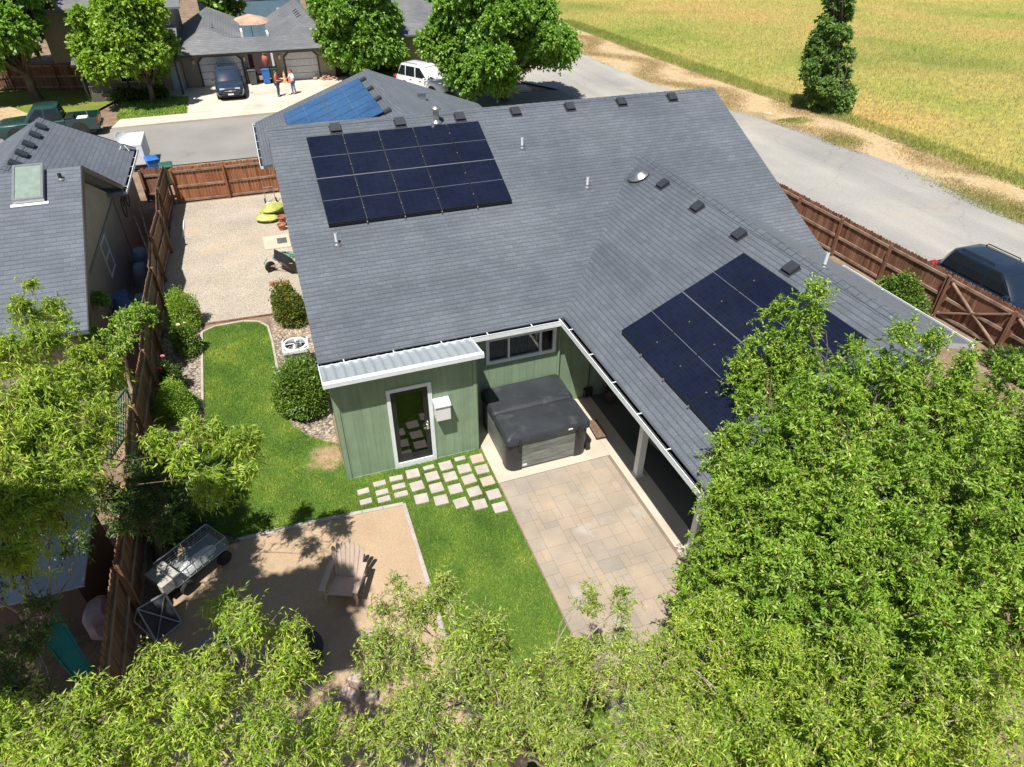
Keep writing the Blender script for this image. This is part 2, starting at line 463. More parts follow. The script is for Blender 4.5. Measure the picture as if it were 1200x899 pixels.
def blades(name, poly, n, h, w, mat, holes=(), lean=.5, z=.012, jit=.3, dens=None, kind='stuff'):
    P0 = np.array(poly); lo, hi = P0.min(0), P0.max(0); pts = []
    while sum(len(p) for p in pts) < n:
        q = rng.uniform(lo, hi, (n, 2)); q = q[inpoly(q, poly)]
        for hpoly in holes: q = q[~inpoly(q, hpoly)]
        if dens is not None: q = q[rng.random(len(q)) < dens(q)]
        pts.append(q)
    q = np.concatenate(pts)[:n]; a = rng.uniform(0, 6.28, n); hh = h*rng.uniform(1-jit, 1+jit, n)
    B = np.c_[q, np.full(n, z)]; s = np.c_[np.cos(a), np.sin(a), np.zeros(n)]*w*.5
    ln = rng.normal(size=(n, 2))*lean*h
    T = B+np.c_[ln, hh]
    V = np.stack([B-s, B+s, T], 1).reshape(-1, 3)
    o = fast(name, V, np.arange(3*n).reshape(n, 3), mat); o['kind'] = kind
    return o

# ------------------------------------------------------------------ shared materials
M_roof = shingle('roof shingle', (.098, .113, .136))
M_roof2 = shingle('neighbour shingle', (.10, .118, .145), .30, .15)
M_roof3 = shingle('street shingle', (.15, .155, .165), .34, .18)
M_green = siding('green board siding', (.225, .312, .205), .205, .004, dark=.74)
M_tan = siding('tan siding', (.34, .30, .25), 5, .002)
M_taupe = siding('taupe siding', (.30, .255, .20), .18, .004)
M_blue = siding('blue siding', (.16, .27, .36), 9, .002)
M_white = plain('white paint', (.70, .71, .72), .45, var=.05)
M_trim = plain('pale trim', (.70, .75, .76), .5, var=.05)
M_metal = plain('roof metal', (.38, .42, .45), .45, .3, var=.06, scale=3)
M_galv = plain('galvanised steel', (.45, .47, .48), .33, .85, var=.12, scale=9)
M_darkm = plain('dark metal', (.03, .03, .033), .45, .2)
M_black = plain('black plastic', (.018, .018, .02), .5)
M_vent = plain('roof vent metal', (.045, .05, .06), .45, .3)
M_darkroom = plain('dark interior', (.03, .028, .026), .8)
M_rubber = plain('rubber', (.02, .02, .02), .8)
M_chrome = plain('bright metal', (.7, .7, .72), .2, .9)
M_glass = glassmat('window glass')
M_dglass = plain('dark glass', (.012, .016, .02), .06, 0, .6, var=.02)
M_solar = solarmat('solar cells', (.006, .0085, .020), (.012, .015, .03), .18)
M_solar_sky = solarmat('solar cells with sky reflection', (.02, .07, .17), (.05, .12, .22), .16)  # blue of the reflected sky put into the cell colour
M_frame = plain('panel frame', (.02, .022, .028), .4, .3)
M_rail = plain('panel gap rail', (.27, .29, .33), .4, .6)
M_fence = wood('red brown fence boards', (.24, .085, .038), (.38, .16, .075))
M_fence_w = wood('weathered fence boards', (.13, .06, .038), (.29, .155, .10))
M_fence_l = wood('old fence boards', (.16, .085, .05), (.27, .16, .10))
M_rail_w = wood('weathered rail', (.24, .165, .125), (.33, .235, .185), stretch=(3, 3, 3))
M_grey_wood = wood('grey weathered wood', (.36, .29, .25), (.46, .38, .33), stretch=(8, 8, 8))
M_conc = multi('concrete', [(.3, (.44, .385, .31)), (.7, (.54, .475, .39))], 1.2, .8, 70, .10, .15)
M_conc2 = multi('driveway concrete', [(.3, (.50, .44, .36)), (.7, (.60, .54, .45))], .5, .8, 30, .10, .1, extra=[(.35, .58, .75, (.40, .28, .20))])
M_paverjoint = plain('paver joint sand', (.21, .16, .115), .9)
def paver():
    m, nt, out = nt_new('paver stone')
    a = ramp(nt, island(nt), [(0, (.315, .27, .215)), (.3, (.355, .29, .22)), (.55, (.325, .285, .235)), (.8, (.37, .30, .235)), (1, (.295, .262, .218))])
    f = noise(nt, 1.1, 6); g = noise(nt, 45, 4)
    c = mixrgb(nt, a, ramp(nt, f, [(.3, (.82, .83, .86)), (.72, (1.18, 1.15, 1.1))]), 1.0, 'MULTIPLY')
    c = mixrgb(nt, c, ramp(nt, g, [(.3, (.88, .88, .88)), (.7, (1.1, 1.1, 1.1))]), 1.0, 'MULTIPLY')
    e = noise(nt, .8, 6)
    c = mixrgb(nt, c, (.52, .50, .47), ramp(nt, e, [(.60, (0, 0, 0)), (.76, (.6, .6, .6))]))
    bsdf(nt, out, c, .8, 0, .3, g, .25, .006); return m
M_paver = paver()
M_stone = multi('stepping stone concrete', [(.3, (.36, .32, .29)), (.7, (.47, .42, .38))], 3, .85, 60, .14, .3, .008)
M_stone2 = multi('pink stepping stone concrete', [(.3, (.40, .32, .26)), (.7, (.49, .40, .33))], 3, .85, 60, .14, .3, .008)
M_ground = multi('yard soil', [(.25, (.13, .09, .06)), (.5, (.22, .155, .105)), (.75, (.30, .22, .155))], 1.3, .95, 22, .3, .5)
M_gravel = pebbles('gravel', [(.0, (.34, .30, .25)), (.5, (.475, .415, .335)), (1, (.60, .535, .445))], 42, .62)
M_river = pebbles('river rock', [(.0, (.22, .17, .13)), (.5, (.36, .30, .24)), (1, (.50, .43, .36))], 15, .3)
M_sand = multi('decomposed granite', [(.3, (.36, .265, .175)), (.7, (.44, .325, .215))], .8, .95, 55, .22, .35, .01, extra=[(.7, .55, .72, (.28, .205, .14))])
def lawnmat():
    m, nt, out = nt_new('lawn soil')
    f = noise(nt, .9, 6); g = noise(nt, 30, 3)
    c = ramp(nt, f, [(.3, (.06, .10, .015)), (.55, (.09, .15, .022)), (.75, (.14, .17, .035))])
    tc = N(nt, 'ShaderNodeTexCoord'); ds = N(nt, 'ShaderNodeVectorMath', operation='DISTANCE'); nt.links.new(tc.outputs['Object'], ds.inputs[0]); ds.inputs[1].default_value = (-3.55, .95, 0)
    w = noise(nt, 2.2, 5); ad = N(nt, 'ShaderNodeMath', operation='MULTIPLY_ADD'); nt.links.new(w, ad.inputs[0]); ad.inputs[1].default_value = .9; nt.links.new(ds.outputs['Value'], ad.inputs[2])
    bare = ramp(nt, noise(nt, 4, 5), [(.3, (.24, .16, .095)), (.6, (.36, .25, .15)), (.75, (.46, .36, .20))])
    c = mixrgb(nt, bare, c, ramp(nt, ad.outputs[0], [(.75, (0, 0, 0)), (1.1, (1, 1, 1))]))
    c = mixrgb(nt, c, ramp(nt, g, [(.28, (.7,)*3), (.72, (1.3,)*3)]), 1.0, 'MULTIPLY')
    bsdf(nt, out, c, .95, 0, .3, g, .4, .02); return m
M_lawn = lawnmat()
M_street = multi('street asphalt', [(.3, (.205, .198, .185)), (.7, (.27, .26, .24))], .35, .85, 14, .05, .1, extra=[(.12, .5, .7, (.30, .28, .25)), (.5, .62, .72, (.19, .185, .175))])
def roadmat():
    m, nt, out = nt_new('faded road asphalt')
    f = noise(nt, .16, 6); g = noise(nt, 9, 4); st = noise(nt, 1, 4, 'Object', (.55, .035, 1))
    c = ramp(nt, f, [(.3, (.26, .255, .245)), (.7, (.36, .345, .315))])
    c = mixrgb(nt, c, ramp(nt, st, [(.3, (.86, .86, .87)), (.7, (1.14, 1.13, 1.1))]), 1.0, 'MULTIPLY')
    c = mixrgb(nt, c, ramp(nt, g, [(.3, (.9, .9, .9)), (.7, (1.08, 1.08, 1.08))]), 1.0, 'MULTIPLY')
    e = noise(nt, .3, 6)
    c = mixrgb(nt, c, (.40, .35, .28), ramp(nt, e, [(.58, (0, 0, 0)), (.74, (.7, .7, .7))]))
    vv = N(nt, 'ShaderNodeTexVoronoi', feature='DISTANCE_TO_EDGE'); vv.inputs['Scale'].default_value = .22
    tc = N(nt, 'ShaderNodeTexCoord'); w = N(nt, 'ShaderNodeTexNoise'); w.inputs['Scale'].default_value = 1.2; w.inputs['Detail'].default_value = 6
    nt.links.new(tc.outputs['Object'], w.inputs['Vector'])
    mx = N(nt, 'ShaderNodeVectorMath', operation='MULTIPLY_ADD'); mx.inputs[1].default_value = (.9, .9, .9)
    nt.links.new(w.outputs['Color'], mx.inputs[0]); nt.links.new(tc.outputs['Object'], mx.inputs[2]); nt.links.new(mx.outputs[0], vv.inputs['Vector'])
    c = mixrgb(nt, c, ramp(nt, vv.outputs[0], [(.002, (.88, .87, .86)), (.008, (1, 1, 1))]), 1.0, 'MULTIPLY')
    bsdf(nt, out, c, .9, 0, .3, g, .15, .01); return m
M_road = roadmat()
M_verge = multi('dry grass verge', [(.25, (.34, .235, .13)), (.5, (.47, .345, .20)), (.72, (.40, .31, .15))], .5, .95, 6, .22, .5, .03, extra=[(.22, .58, .72, (.22, .21, .08)), (1.3, .60, .72, (.58, .47, .31)), (2.6, .60, .70, (.25, .17, .10)), (.6, .62, .72, (.27, .20, .12))])
M_field = multi('meadow', [(.25, (.22, .25, .04)), (.42, (.33, .30, .07)), (.58, (.40, .31, .09)), (.70, (.44, .30, .10)), (.8, (.28, .29, .05))], .07, .95, 1.6, .2, .5, .1, detail=8, extra=[(.045, .52, .66, (.17, .22, .028))])
M_frontlawn = multi('front lawn', [(.3, (.10, .15, .02)), (.7, (.19, .22, .035))], .6, .95, 8, .25, .4)
M_bark = wood('bark', (.10, .075, .06), (.17, .13, .105), .9, (6, 6, 1.5))
M_barkp = wood('pale willow bark', (.30, .25, .20), (.38, .32, .26), .85, (6, 6, 1.5))
M_leafA = leafmat('bright green leaves', [(0, (0.116, 0.233, 0.023)), (.5, (0.222, 0.378, 0.039)), (.85, (0.330, 0.491, 0.062)), (.965, (0.545, 0.644, 0.193)), (.985, (.30, .20, .09)), (1, (.26, .15, .07))], .30, (0.308, 0.524, 0.031), .5, .3)
M_leafB = leafmat('yellow green willow leaves', [(0, (0.141, 0.255, 0.024)), (.5, (0.290, 0.436, 0.039)), (.85, (0.429, 0.559, 0.063)), (.965, (0.628, 0.690, 0.185)), (.985, (.30, .20, .09)), (1, (.26, .15, .07))], .30, (0.370, 0.524, 0.031), .5, .3)
M_leafB2 = leafmat('olive willow leaves', [(0, (0.135, 0.223, 0.029)), (.5, (0.277, 0.391, 0.054)), (.85, (0.420, 0.532, 0.087)), (.965, (0.600, 0.699, 0.214)), (.985, (.30, .20, .09)), (1, (.26, .15, .07))], .28, (0.389, 0.503, 0.065), .5, .3)
M_leafC = leafmat('mid green street leaves', [(0, (0.087, 0.191, 0.023)), (.5, (0.164, 0.321, 0.041)), (.85, (0.250, 0.421, 0.061)), (1, (0.385, 0.562, 0.141))], .32, (0.298, 0.558, 0.046))
M_leafD = leafmat('deep green leaves', [(0, (0.036, 0.076, 0.017)), (.5, (0.064, 0.123, 0.024)), (.85, (0.108, 0.172, 0.034)), (1, (0.215, 0.275, 0.083))], .25, (0.132, 0.264, 0.026))
M_leafH = leafmat('shrub leaves', [(0, (.07, .14, .018)), (.5, (.13, .235, .03)), (.85, (.19, .30, .045)), (1, (.32, .40, .10))], .25, (.18, .32, .03))
M_grass = leafmat('grass blades', [(0, (0.104, 0.219, 0.029)), (.5, (0.179, 0.318, 0.046)), (.85, (0.264, 0.383, 0.063)), (1, (0.507, 0.492, 0.153))], .25, (0.205, 0.410, 0.034), .6, .25, patch=(.95, 7, [(.34, (.46, .62, .6)), (.45, (.82, .93, .9)), (.54, (1.15, 1.1, 1.0)), (.63, (1.95, 1.48, 1.5))]))
M_meadow = leafmat('meadow grass', [(0, (0.280, 0.286, 0.111)), (.5, (0.405, 0.382, 0.175)), (1, (0.519, 0.456, 0.286))], .3, (0.418, 0.418, 0.099), .8, .1, patch=(.07, 8, [(.30, (.62, .92, .55)), (.44, (.88, 1.02, .75)), (.56, (1.06, .98, .95)), (.70, (1.16, .86, .85))]))
M_dry = leafmat('dry grass', [(0, (.24, .19, .09)), (.45, (.44, .33, .18)), (.8, (.58, .46, .28)), (1, (.28, .30, .09))], .2, (.35, .28, .1), .8, .1)

# ------------------------------------------------------------------ setting: ground, roads, lawn
sheet('ground', [(-400, -300), (400, -300), (400, 500), (-400, 500)], -.10, M_ground)
sheet('yard', [(-30, -30), (16.3, -30), (16.3, 24.9), (-30, 24.9)], -.012, M_ground)
sheet('gravel_pad', [(-7.75, 8.62), (-6.4, 8.58), (-3.2, 8.45), (-3.2, 19.45), (-7.75, 19.45)], .004, M_gravel)
LAWN = [(-6.45, 8.0), (-6.1, 8.2), (-5.2, 8.22), (-4.75, 8.05), (-4.5, 7.6), (-4.45, 6.8), (-4.42, 5.2), (-4.40, 4.0), (-4.35, 3.2), (-4.2, 2.5), (-3.85, 1.9), (-3.5, 1.55), (-3.26, 1.4), (-3.24, -.02),
        (.06, -.02), (.06, -8.5), (-2.2, -8.5), (-2.2, -1.2), (-4.0, -1.05), (-5.6, -1.0), (-6.2, -.6), (-6.5, .3), (-6.45, 2), (-6.4, 4), (-6.42, 6.5)]
sheet('lawn', LAWN, .004, M_lawn)
SAND = [(-2.2, -1.2), (-2.2, -8), (-7.4, -8), (-7.4, -2.6), (-6.4, -1.5), (-5.75, -1.02), (-4.0, -1.05)]
sheet('sand_patio', SAND, .009, M_sand)
sheet('rock_bed', [(-4.44, 8.3), (-3.25, 8.3), (-3.25, 1.35), (-3.5, 1.5), (-3.9, 1.85), (-4.28, 2.5), (-4.40, 3.3), (-4.45, 6.9)], .014, M_river)
sheet('planting_bed', [(-7.6, 8.5), (-6.5, 8.4), (-6.46, 4), (-6.5, .3), (-7.6, .3)], .002, M_river)
sheet('street', [(-60, 25.0), (16.9, 25.0), (16.9, 33.1), (-60, 32.2)], -.004, M_street)
sheet('road', [(16.4, -40), (24.0, -40), (25.2, -5), (25.75, 3), (26.6, 9), (26.55, 13), (26.2, 17), (25.5, 22.3), (24.4, 26.5), (23.6, 32), (23.2, 40), (22.6, 60), (22, 110), (13, 110), (14.5, 60), (14.8, 36), (16.4, 33.2)], .003, M_road)
VERGE = [(23.4, -40), (24.6, -5), (25.4, 3), (26.1, 9), (26.1, 13), (25.8, 17), (25.1, 22.3), (24.1, 26.5), (23.4, 32), (23.0, 40), (22.4, 60), (21.8, 110), (30, 110), (29, 54), (29, 41), (29.6, 28), (30.4, 22), (30.6, 16), (30.4, 9), (30, 2), (30, -40)]
sheet('verge', VERGE, -.006, M_verge)
FIELD = [(29.4, -60), (29.4, 2), (29.9, 9), (30.1, 16), (29.9, 22), (29.1, 28), (28.6, 41), (28.5, 54), (29.5, 110), (60, 420), (420, 420), (420, -60)]
sheet('field', FIELD, -.004, M_field)
# street far side: kerb, pavement, driveway, lawns
sheet('pavement', [(-11.5, 32.75), (2.8, 33.5), (14.6, 33.6), (14.6, 35.0), (2.8, 35.0), (-11.2, 34.5)], .055, M_conc2, th=.2)
sheet('driveway', [(-7.55, 34.7), (3.2, 34.95), (3.2, 41.6), (-7.55, 41.6)], .052, M_conc2, th=.2)
sheet('front_lawn', [(-11.4, 34.4), (-7.5, 34.65), (-7.5, 38.9), (-11.5, 40.6)], .05, M_frontlawn)
sheet('corner_lawn', [(-24, 33.5), (-13.6, 35), (-11.5, 40.6), (-12, 46), (-24, 46)], .03, M_frontlawn)
sheet('dirt_path', [(-26, 33.4), (-16.5, 34.2), (-15.8, 36.5), (-18, 40), (-26, 42)], .038, M_verge)
sheet('side_lawn', [(3.2, 34.95), (14.5, 34.95), (14.5, 60), (3.2, 60)], .03, M_frontlawn)
sheet('footpath', [(-7.55, 38.9), (-9.0, 39.2), (-9.0, 41.3), (-7.55, 41.3)], .06, M_conc2)
# concrete strip, pavers
sheet('patio_slab', [(.07, 1.0), (2.96, 1.0), (2.96, -1.31), (.07, -1.31)], .03, M_conc, th=.1)
sheet('patio_border', [(2.965, 1.0), (3.52, 1.0), (3.52, -4.75), (2.965, -4.75)], .032, M_conc, th=.1)
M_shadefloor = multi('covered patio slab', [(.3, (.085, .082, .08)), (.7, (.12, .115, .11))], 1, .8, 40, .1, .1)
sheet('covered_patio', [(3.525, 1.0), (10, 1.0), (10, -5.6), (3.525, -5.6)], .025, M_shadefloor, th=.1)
sheet('paver_base', [(.07, -1.315), (2.96, -1.315), (2.96, -7.6), (.07, -7.6)], .012, M_paverjoint)
def pave():
    m = MB(); U = .165; nx = int(2.88/U); ny = int(6.2/U); occ = np.zeros((nx, ny), bool)
    for j in range(ny):
        for i in range(nx):
            if occ[i, j]: continue
            opts = [(3, 2), (2, 2), (2, 3), (3, 3), (2, 1), (1, 2)]; random.shuffle(opts)
            for w, h in opts+[(1, 1)]:
                if i+w <= nx and j+h <= ny and not occ[i:i+w, j:j+h].any():
                    occ[i:i+w, j:j+h] = True
                    x0, y1 = .085+i*U, -1.325-j*U
                    m.box(x0+.0025, x0+w*U-.0025, y1-h*U+.0025, y1-.0025, .0, .0245+random.uniform(0, .0012)); break
    o = m.build('patio', M_paver); o['kind'] = 'structure'
pave()
# stone edging of the sand patio and lawn
def edging(name, pts, w, h, mat):
    m = MB()
    for a, b in zip(pts[:-1], pts[1:]):
        d = Vector((b[0]-a[0], b[1]-a[1], 0)); n = max(1, int(d.length/.45))
        for i in range(n):
            p = Vector((a[0], a[1], 0))+d*(i/n); q = Vector((a[0], a[1], 0))+d*((i+.985)/n)
            m.bar(p+Vector((0, 0, h/2-.02)), q+Vector((0, 0, h/2-.02)), w, h+random.uniform(-.006, .006))
    o = m.build(name, mat, bevel=.008); o['kind'] = 'structure'
edging('sand_patio_edging', [(-5.75, -1.02), (-4.0, -1.06), (-2.16, -1.19), (-2.18, -8)], .09, .06, M_stone)
edging('lawn_edging', [(-4.38, 3.0), (-4.42, 4.4), (-4.47, 6.8), (-4.54, 7.7), (-4.8, 8.1), (-5.25, 8.28), (-6.1, 8.26), (-6.5, 8.02), (-6.48, 6.5), (-6.45, 4.0)], .07, .055, M_stone)
edging('gravel_edging', [(-7.0, 8.52), (-4.3, 8.42)], .05, .05, M_fence_w)
stone_cols = {-.15: [-.34, -.73, -1.15, -1.6, -2.03], -.545: [-.2, -.57, -.95, -1.37, -1.79], -.935: [-.32, -.71, -1.14, -1.6], -1.335: [-.24, -.56, -.96, -1.37], -1.745: [-.32, -.75, -1.18], -2.15: [-.34, -.62, -.88], -2.55: [-.38, -.67, -.91], -2.95: [-.5, -.84]}
HOLES = []
ords = ['first', 'second', 'third', 'fourth', 'fifth', 'sixth', 'seventh', 'eighth']
for ci, (x, ys) in enumerate(stone_cols.items()):
    for ri, y in enumerate(ys):
        w, h = (.31, .285)
        if ci >= 5: w, h = (.31-.02*(ci-5), .16)
        if (ci in (1, 3)) and ri == 0: w, h = (.27, .13)
        a = random.uniform(-.05, .05); M = Matrix.Translation((x, y, 0)) @ Matrix.Rotation(a, 4, 'Z')
        m = MB(); m.box(-w/2, w/2, -h/2, h/2, -.02, .034+random.uniform(-.003, .004), 0, M)
        pink = ci == 0 and ri in (0, 2)
        o = m.build('stepping_stone', M_stone2 if pink else M_stone, bevel=.009)
        size = 'narrow half' if h < .2 else 'square'
        tag(o, f"{'pinkish' if pink else 'grey'} {size} stepping stone, {ords[ri]} from shed in {ords[ci]} row from slab", 'stepping stone', 'stepping stones set in the lawn')
        HOLES.append([(x-w/2-.01, y-h/2-.01), (x+w/2+.01, y-h/2-.01), (x+w/2+.01, y+h/2+.01), (x-w/2-.01, y+h/2+.01)])
def lawn_d(q):
    b = np.exp(-(((q[:, 0]+3.55)/.50)**2+((q[:, 1]-.95)/.50)**2)*1.1)*(1+.35*np.sin(q[:, 0]*9+q[:, 1]*7))
    s = .5+.5*np.sin(q[:, 0]*2.1+1.3*np.sin(q[:, 1]*1.7))*np.sin(q[:, 1]*1.6+.7)
    return np.clip(.66+.34*s-1.15*b, .03, 1)

blades('lawn_grass', LAWN, 150000, .045, .011, M_grass, HOLES, .55, .004, dens=lawn_d)
blades('front_lawn_grass', [(-11.4, 34.4), (-7.5, 34.65), (-7.5, 38.8), (-11.5, 40.4)], 6000, .09, .05, M_grass, (), .6, .05)
def near_d(q): return np.clip(1.25*np.exp(-((q[:, 1]-10)**2+(q[:, 0]-31)**2)/4200), .05, 1)
blades('meadow_grass', [(29.3, -12), (29.3, 2), (29.8, 9), (30.0, 16), (29.8, 22), (29.0, 28), (28.5, 41), (28.4, 54), (29.5, 100), (110, 100), (110, -12)], 240000, .20, .032, M_meadow, (), .7, 0, dens=near_d)
blades('verge_grass', VERGE, 80000, .10, .022, M_dry, (), .9, -.005, dens=lambda q: np.clip((.5+.5*np.sin(q[:, 0]*1.3+np.sin(q[:, 1]*.6)*2))**2*(q[:, 1] < 75)*(q[:, 1] > -8), 0, 1))
blades('field_edge_grass', [(28.2, -8), (31.0, -8), (31.4, 16), (30.6, 30), (29.6, 60), (27.6, 60), (28.0, 40), (28.6, 28), (29.4, 20), (29.4, 8)], 26000, .22, .03, leafmat('field edge grass', [(0, (.17, .24, .05)), (.6, (.28, .34, .08)), (1, (.42, .40, .15))], .25, (.25, .34, .06), .8, .1, patch=(.3, 5, [(.35, (.75, .9, .7)), (.65, (1.3, 1.1, 1.2))])), (), .6, 0)
def greens_d(q): return np.clip((.5+.5*np.sin(q[:, 1]*.9+2*np.sin(q[:, 1]*.31)))**3*np.exp(-((q[:, 0]-26.6-.02*(q[:, 1]-10))**2)/.8), 0, 1)
blades('verge_weeds', [(25.6, 0), (28.2, 0), (28.2, 22), (25.3, 22)], 9000, .09, .03, leafmat('verge weeds', [(0, (.14, .19, .04)), (.6, (.25, .29, .07)), (1, (.38, .34, .13))], .2, (.2, .28, .06), .8, .1), (), .8, 0, dens=greens_d)
# ------------------------------------------------------------------ building helpers
def wall_open(m, axis, c0, c1, u0, u1, z0, z1, holes, mi=0):
    """wall slab between c0..c1 on the other axis, along u, with rectangular holes [(ua,ub,za,zb)]"""
    us = sorted(set([u0, u1]+[h[0] for h in holes]+[h[1] for h in holes]))
    for a, b in zip(us[:-1], us[1:]):
        zs = [(z0, z1)]
        for h in holes:
            if h[0] <= a+1e-6 and h[1] >= b-1e-6:
                nz = []
                for p, q in zs:
                    if h[2] > p: nz.append((p, min(q, h[2])))
                    if h[3] < q: nz.append((max(p, h[3]), q))
                zs = nz
        for p, q in zs:
            if q-p < 1e-4: continue
            if axis == 'x': m.box(a, b, c0, c1, p, q, mi)
            else: m.box(c0, c1, a, b, p, q, mi)
def gable_wall(m, axis, c0, c1, pts, mi=0):
    n = len(pts)
    mk = (lambda c, p: (c, p[0], p[1])) if axis == 'y' else (lambda c, p: (p[0], c, p[1]))
    vs = [mk(c0, p) for p in pts]+[mk(c1, p) for p in pts]
    fs = [list(range(n)), list(range(2*n-1, n-1, -1))]+[[i, (i+1) % n, n+(i+1) % n, n+i] for i in range(n)]
    m.add(vs, fs, mi)
def frame_rect(m, axis, c0, c1, u0, u1, z0, z1, w, mi=0, bottom=True):
    f = (lambda a, b, p, q: m.box(a, b, c0, c1, p, q, mi)) if axis == 'x' else (lambda a, b, p, q: m.box(c0, c1, a, b, p, q, mi))
    f(u0, u0+w, z0, z1); f(u1-w, u1, z0, z1); f(u0+w, u1-w, z1-w, z1)
    if bottom: f(u0+w, u1-w, z0, z0+w)
def basis(o, u, v):
    u = Vector(u).normalized(); v = Vector(v).normalized(); n = u.cross(v).normalized()
    return Matrix(((u.x, v.x, n.x, o[0]), (u.y, v.y, n.y, o[1]), (u.z, v.z, n.z, o[2]), (0, 0, 0, 1)))
def solar_array(parent, o, u, v, nu, nv, pw, ph, lift, cells, tall=True):
    B = basis(o, u, v)
    for j in range(nv):
        for i in range(nu):
            m = MB(); g = .012; x0, x1, y0, y1 = i*pw+g, (i+1)*pw-g*.4, j*ph+g, (j+1)*ph-g
            m.box(x0, x1, y0, y1, lift-.035, lift, 1, B)
            e = .012; ym = (y0+y1)/2
            m.box(x0+e, x1-e, y0+e, ym-.006, lift-.01, lift+.003, 0, B); m.box(x0+e, x1-e, ym+.006, y1-e, lift-.01, lift+.003, 0, B)
            m.box(x0+e, x1-e, ym-.006, ym+.006, lift-.01, lift+.0015, 2, B)
            m.build('solar_panel', [cells, M_frame, M_rail], parent, world=True)
    m = MB()
    for j in range(1, nv):
        y = j*ph; m.box(.01, nu*pw-.01, y-.011, y+.011, .02, lift-.004+(.006 if 0 < j < nv else -.02), 0, B)
    for i in range(1, nu):
        m.box(i*pw-.012, i*pw+.012, -.05, nv*ph+.02, .015, lift-.045, 0, B)
        for j in range(2*nv):
            m.box(i*pw-.012, i*pw+.012, (j+.5)*ph/2-.014, (j+.5)*ph/2+.014, lift-.02, lift+.004, 0, B)
    m.build('mounting_rail', M_rail, parent, world=True)
    m = MB(); m.box(.02, nu*pw-.02, .0, .03, .004, lift-.036, 0, B)
    m.build('skirt', M_frame, parent, world=True)
def roof_vent(parent, p, u, v, s=.27, h=.10):
    B = basis(p, u, v); m = MB()
    m.box(-s*.62, s*.62, -s*.7, s*.5, .004, .012, 0, B)
    m.add([(-s/2, -s/2, h*.75), (s/2, -s/2, h*.75), (s/2, s/2, h), (-s/2, s/2, h), (-s/2, -s/2, h*.35), (s/2, -s/2, h*.35), (s/2, s/2, .012), (-s/2, s/2, .012)],
          [(0, 1, 2, 3), (0, 4, 5, 1), (1, 5, 6, 2), (2, 6, 7, 3), (3, 7, 4, 0), (4, 7, 6, 5)], 0, B)
    m.build('roof_vent', M_vent, parent, world=True)
def vent_pipe(parent, p, h=.30, r=.035, mat=None):
    o = None; m = MB(); m.tube([p, (p[0], p[1], p[2]+h)], r, 12); m.tube([(p[0], p[1], p[2]+h-.005), (p[0], p[1], p[2]+h+.002)], r*.7, 12, 1)
    o = m.build('vent_pipe', [mat or M_white, M_darkm], parent, True, world=True)
    f = MB(); f.lathe([(.11, -.10), (.10, .02), (.05, .05), (.045, .09)], 14, 0, Matrix.Translation(p)); f.build('flashing', M_galv, o, True, world=True)
    f.v = []
def gutter(name, parent, a, b, out, drop=.13, w=.11, mat=None):
    """U channel along a-b, out = horizontal unit vector pointing away from the wall"""
    a, b, o = Vector(a), Vector(b), Vector(out); d = (b-a).normalized(); L = (b-a).length
    M = Matrix(((d.x, o.x, 0, a.x), (d.y, o.y, 0, a.y), (d.z, o.z, 1, a.z), (0, 0, 0, 1))); m = MB()
    m.box(0, L, -.02, 0, -drop-.03, -.012, 0, M); m.box(0, L, .001, w, -drop, -drop+.008, 0, M)
    m.box(0, L, w, w+.012, -drop, .0, 0, M); m.box(0, L, w-.002, w+.018, .001, .008, 0, M)
    m.box(.01, L-.01, .006, w-.006, -drop+.009, -drop+.03, 1, M)
    k = int(L/1.1)
    for i in range(k): m.box((i+.5)*1.1-.012, (i+.5)*1.1+.012, 0.002, w, -.006, .004, 0, M)
    for e in (0, L): m.box(e-.006, e+.006, .0, w+.01, -drop, -.001, 0, M)
    return m.build(name, [mat or M_trim, M_darkm], parent, world=True)
def window_unit(parent, axis, c, out, u0, u1, z0, z1, mull=(), fw=.07, frame=None, glass=None, hbars=()):
    """window proud of wall face at coordinate c; out = +1/-1 direction of the outside"""
    m = MB(); c0, c1 = sorted((c-out*.05, c+out*.03))
    frame_rect(m, axis, c0, c1, u0, u1, z0, z1, fw)
    bx = (lambda a, b, p, q: m.box(a, b, c0, c1-.01*(out > 0), p, q)) if axis == 'x' else (lambda a, b, p, q: m.box(c0, c1-.01*(out > 0), a, b, p, q))
    for x in mull: bx(x-.025, x+.025, z0+fw, z1-fw)
    for z in hbars: bx(u0+fw, u1-fw, z-.02, z+.02)
    w = m.build('window', frame or M_trim, parent, world=True)
    g = MB(); a, b = sorted((c-out*.015, c-out*.005))
    if axis == 'x': g.box(u0+fw*.8, u1-fw*.8, a, b, z0+fw*.8, z1-fw*.8)
    else: g.box(a, b, u0+fw*.8, u1-fw*.8, z0+fw*.8, z1-fw*.8)
    g.build('pane', glass or M_dglass, w, world=True)
    return w

# ------------------------------------------------------------------ main house
S = (6.045-2.926)/(7.554-.686); SW = .499; ZE = 2.926; YE = .686; YR = 7.554; ZR = 6.045; XL = -3.363; XR = 10.534; XE = 2.441; XW = 6.668; ZW = ZE+SW*(XW-XE)
YV = YE+(ZW-ZE)/S; XE2 = 10.75; SW2 = (ZW-ZE)/(XE2-XW); YEND = -5.4; YB = YR+(YR-YE)
H = thing('green_house', 'green board-sided single-storey house with a big grey L-shaped shingle roof carrying dark solar panels', 'house', (3.5, 4, 0))
wm = MB()
WIN = (.55, 2.40, 1.76, 2.52)
wall_open(wm, 'x', 1.0, 1.12, -3.05, 5.9, 0, 2.95, [WIN])
gable_wall(wm, 'y', -3.05, -2.93, [(1.121, 0), (13.9, 0), (13.9, 2.95), (YR, 5.90), (1.121, 2.98)])
gable_wall(wm, 'y', 10.1, 10.22, [(1.0, 0), (13.9, 0), (13.9, 2.95), (YR, 5.90), (1.0, 2.95)])
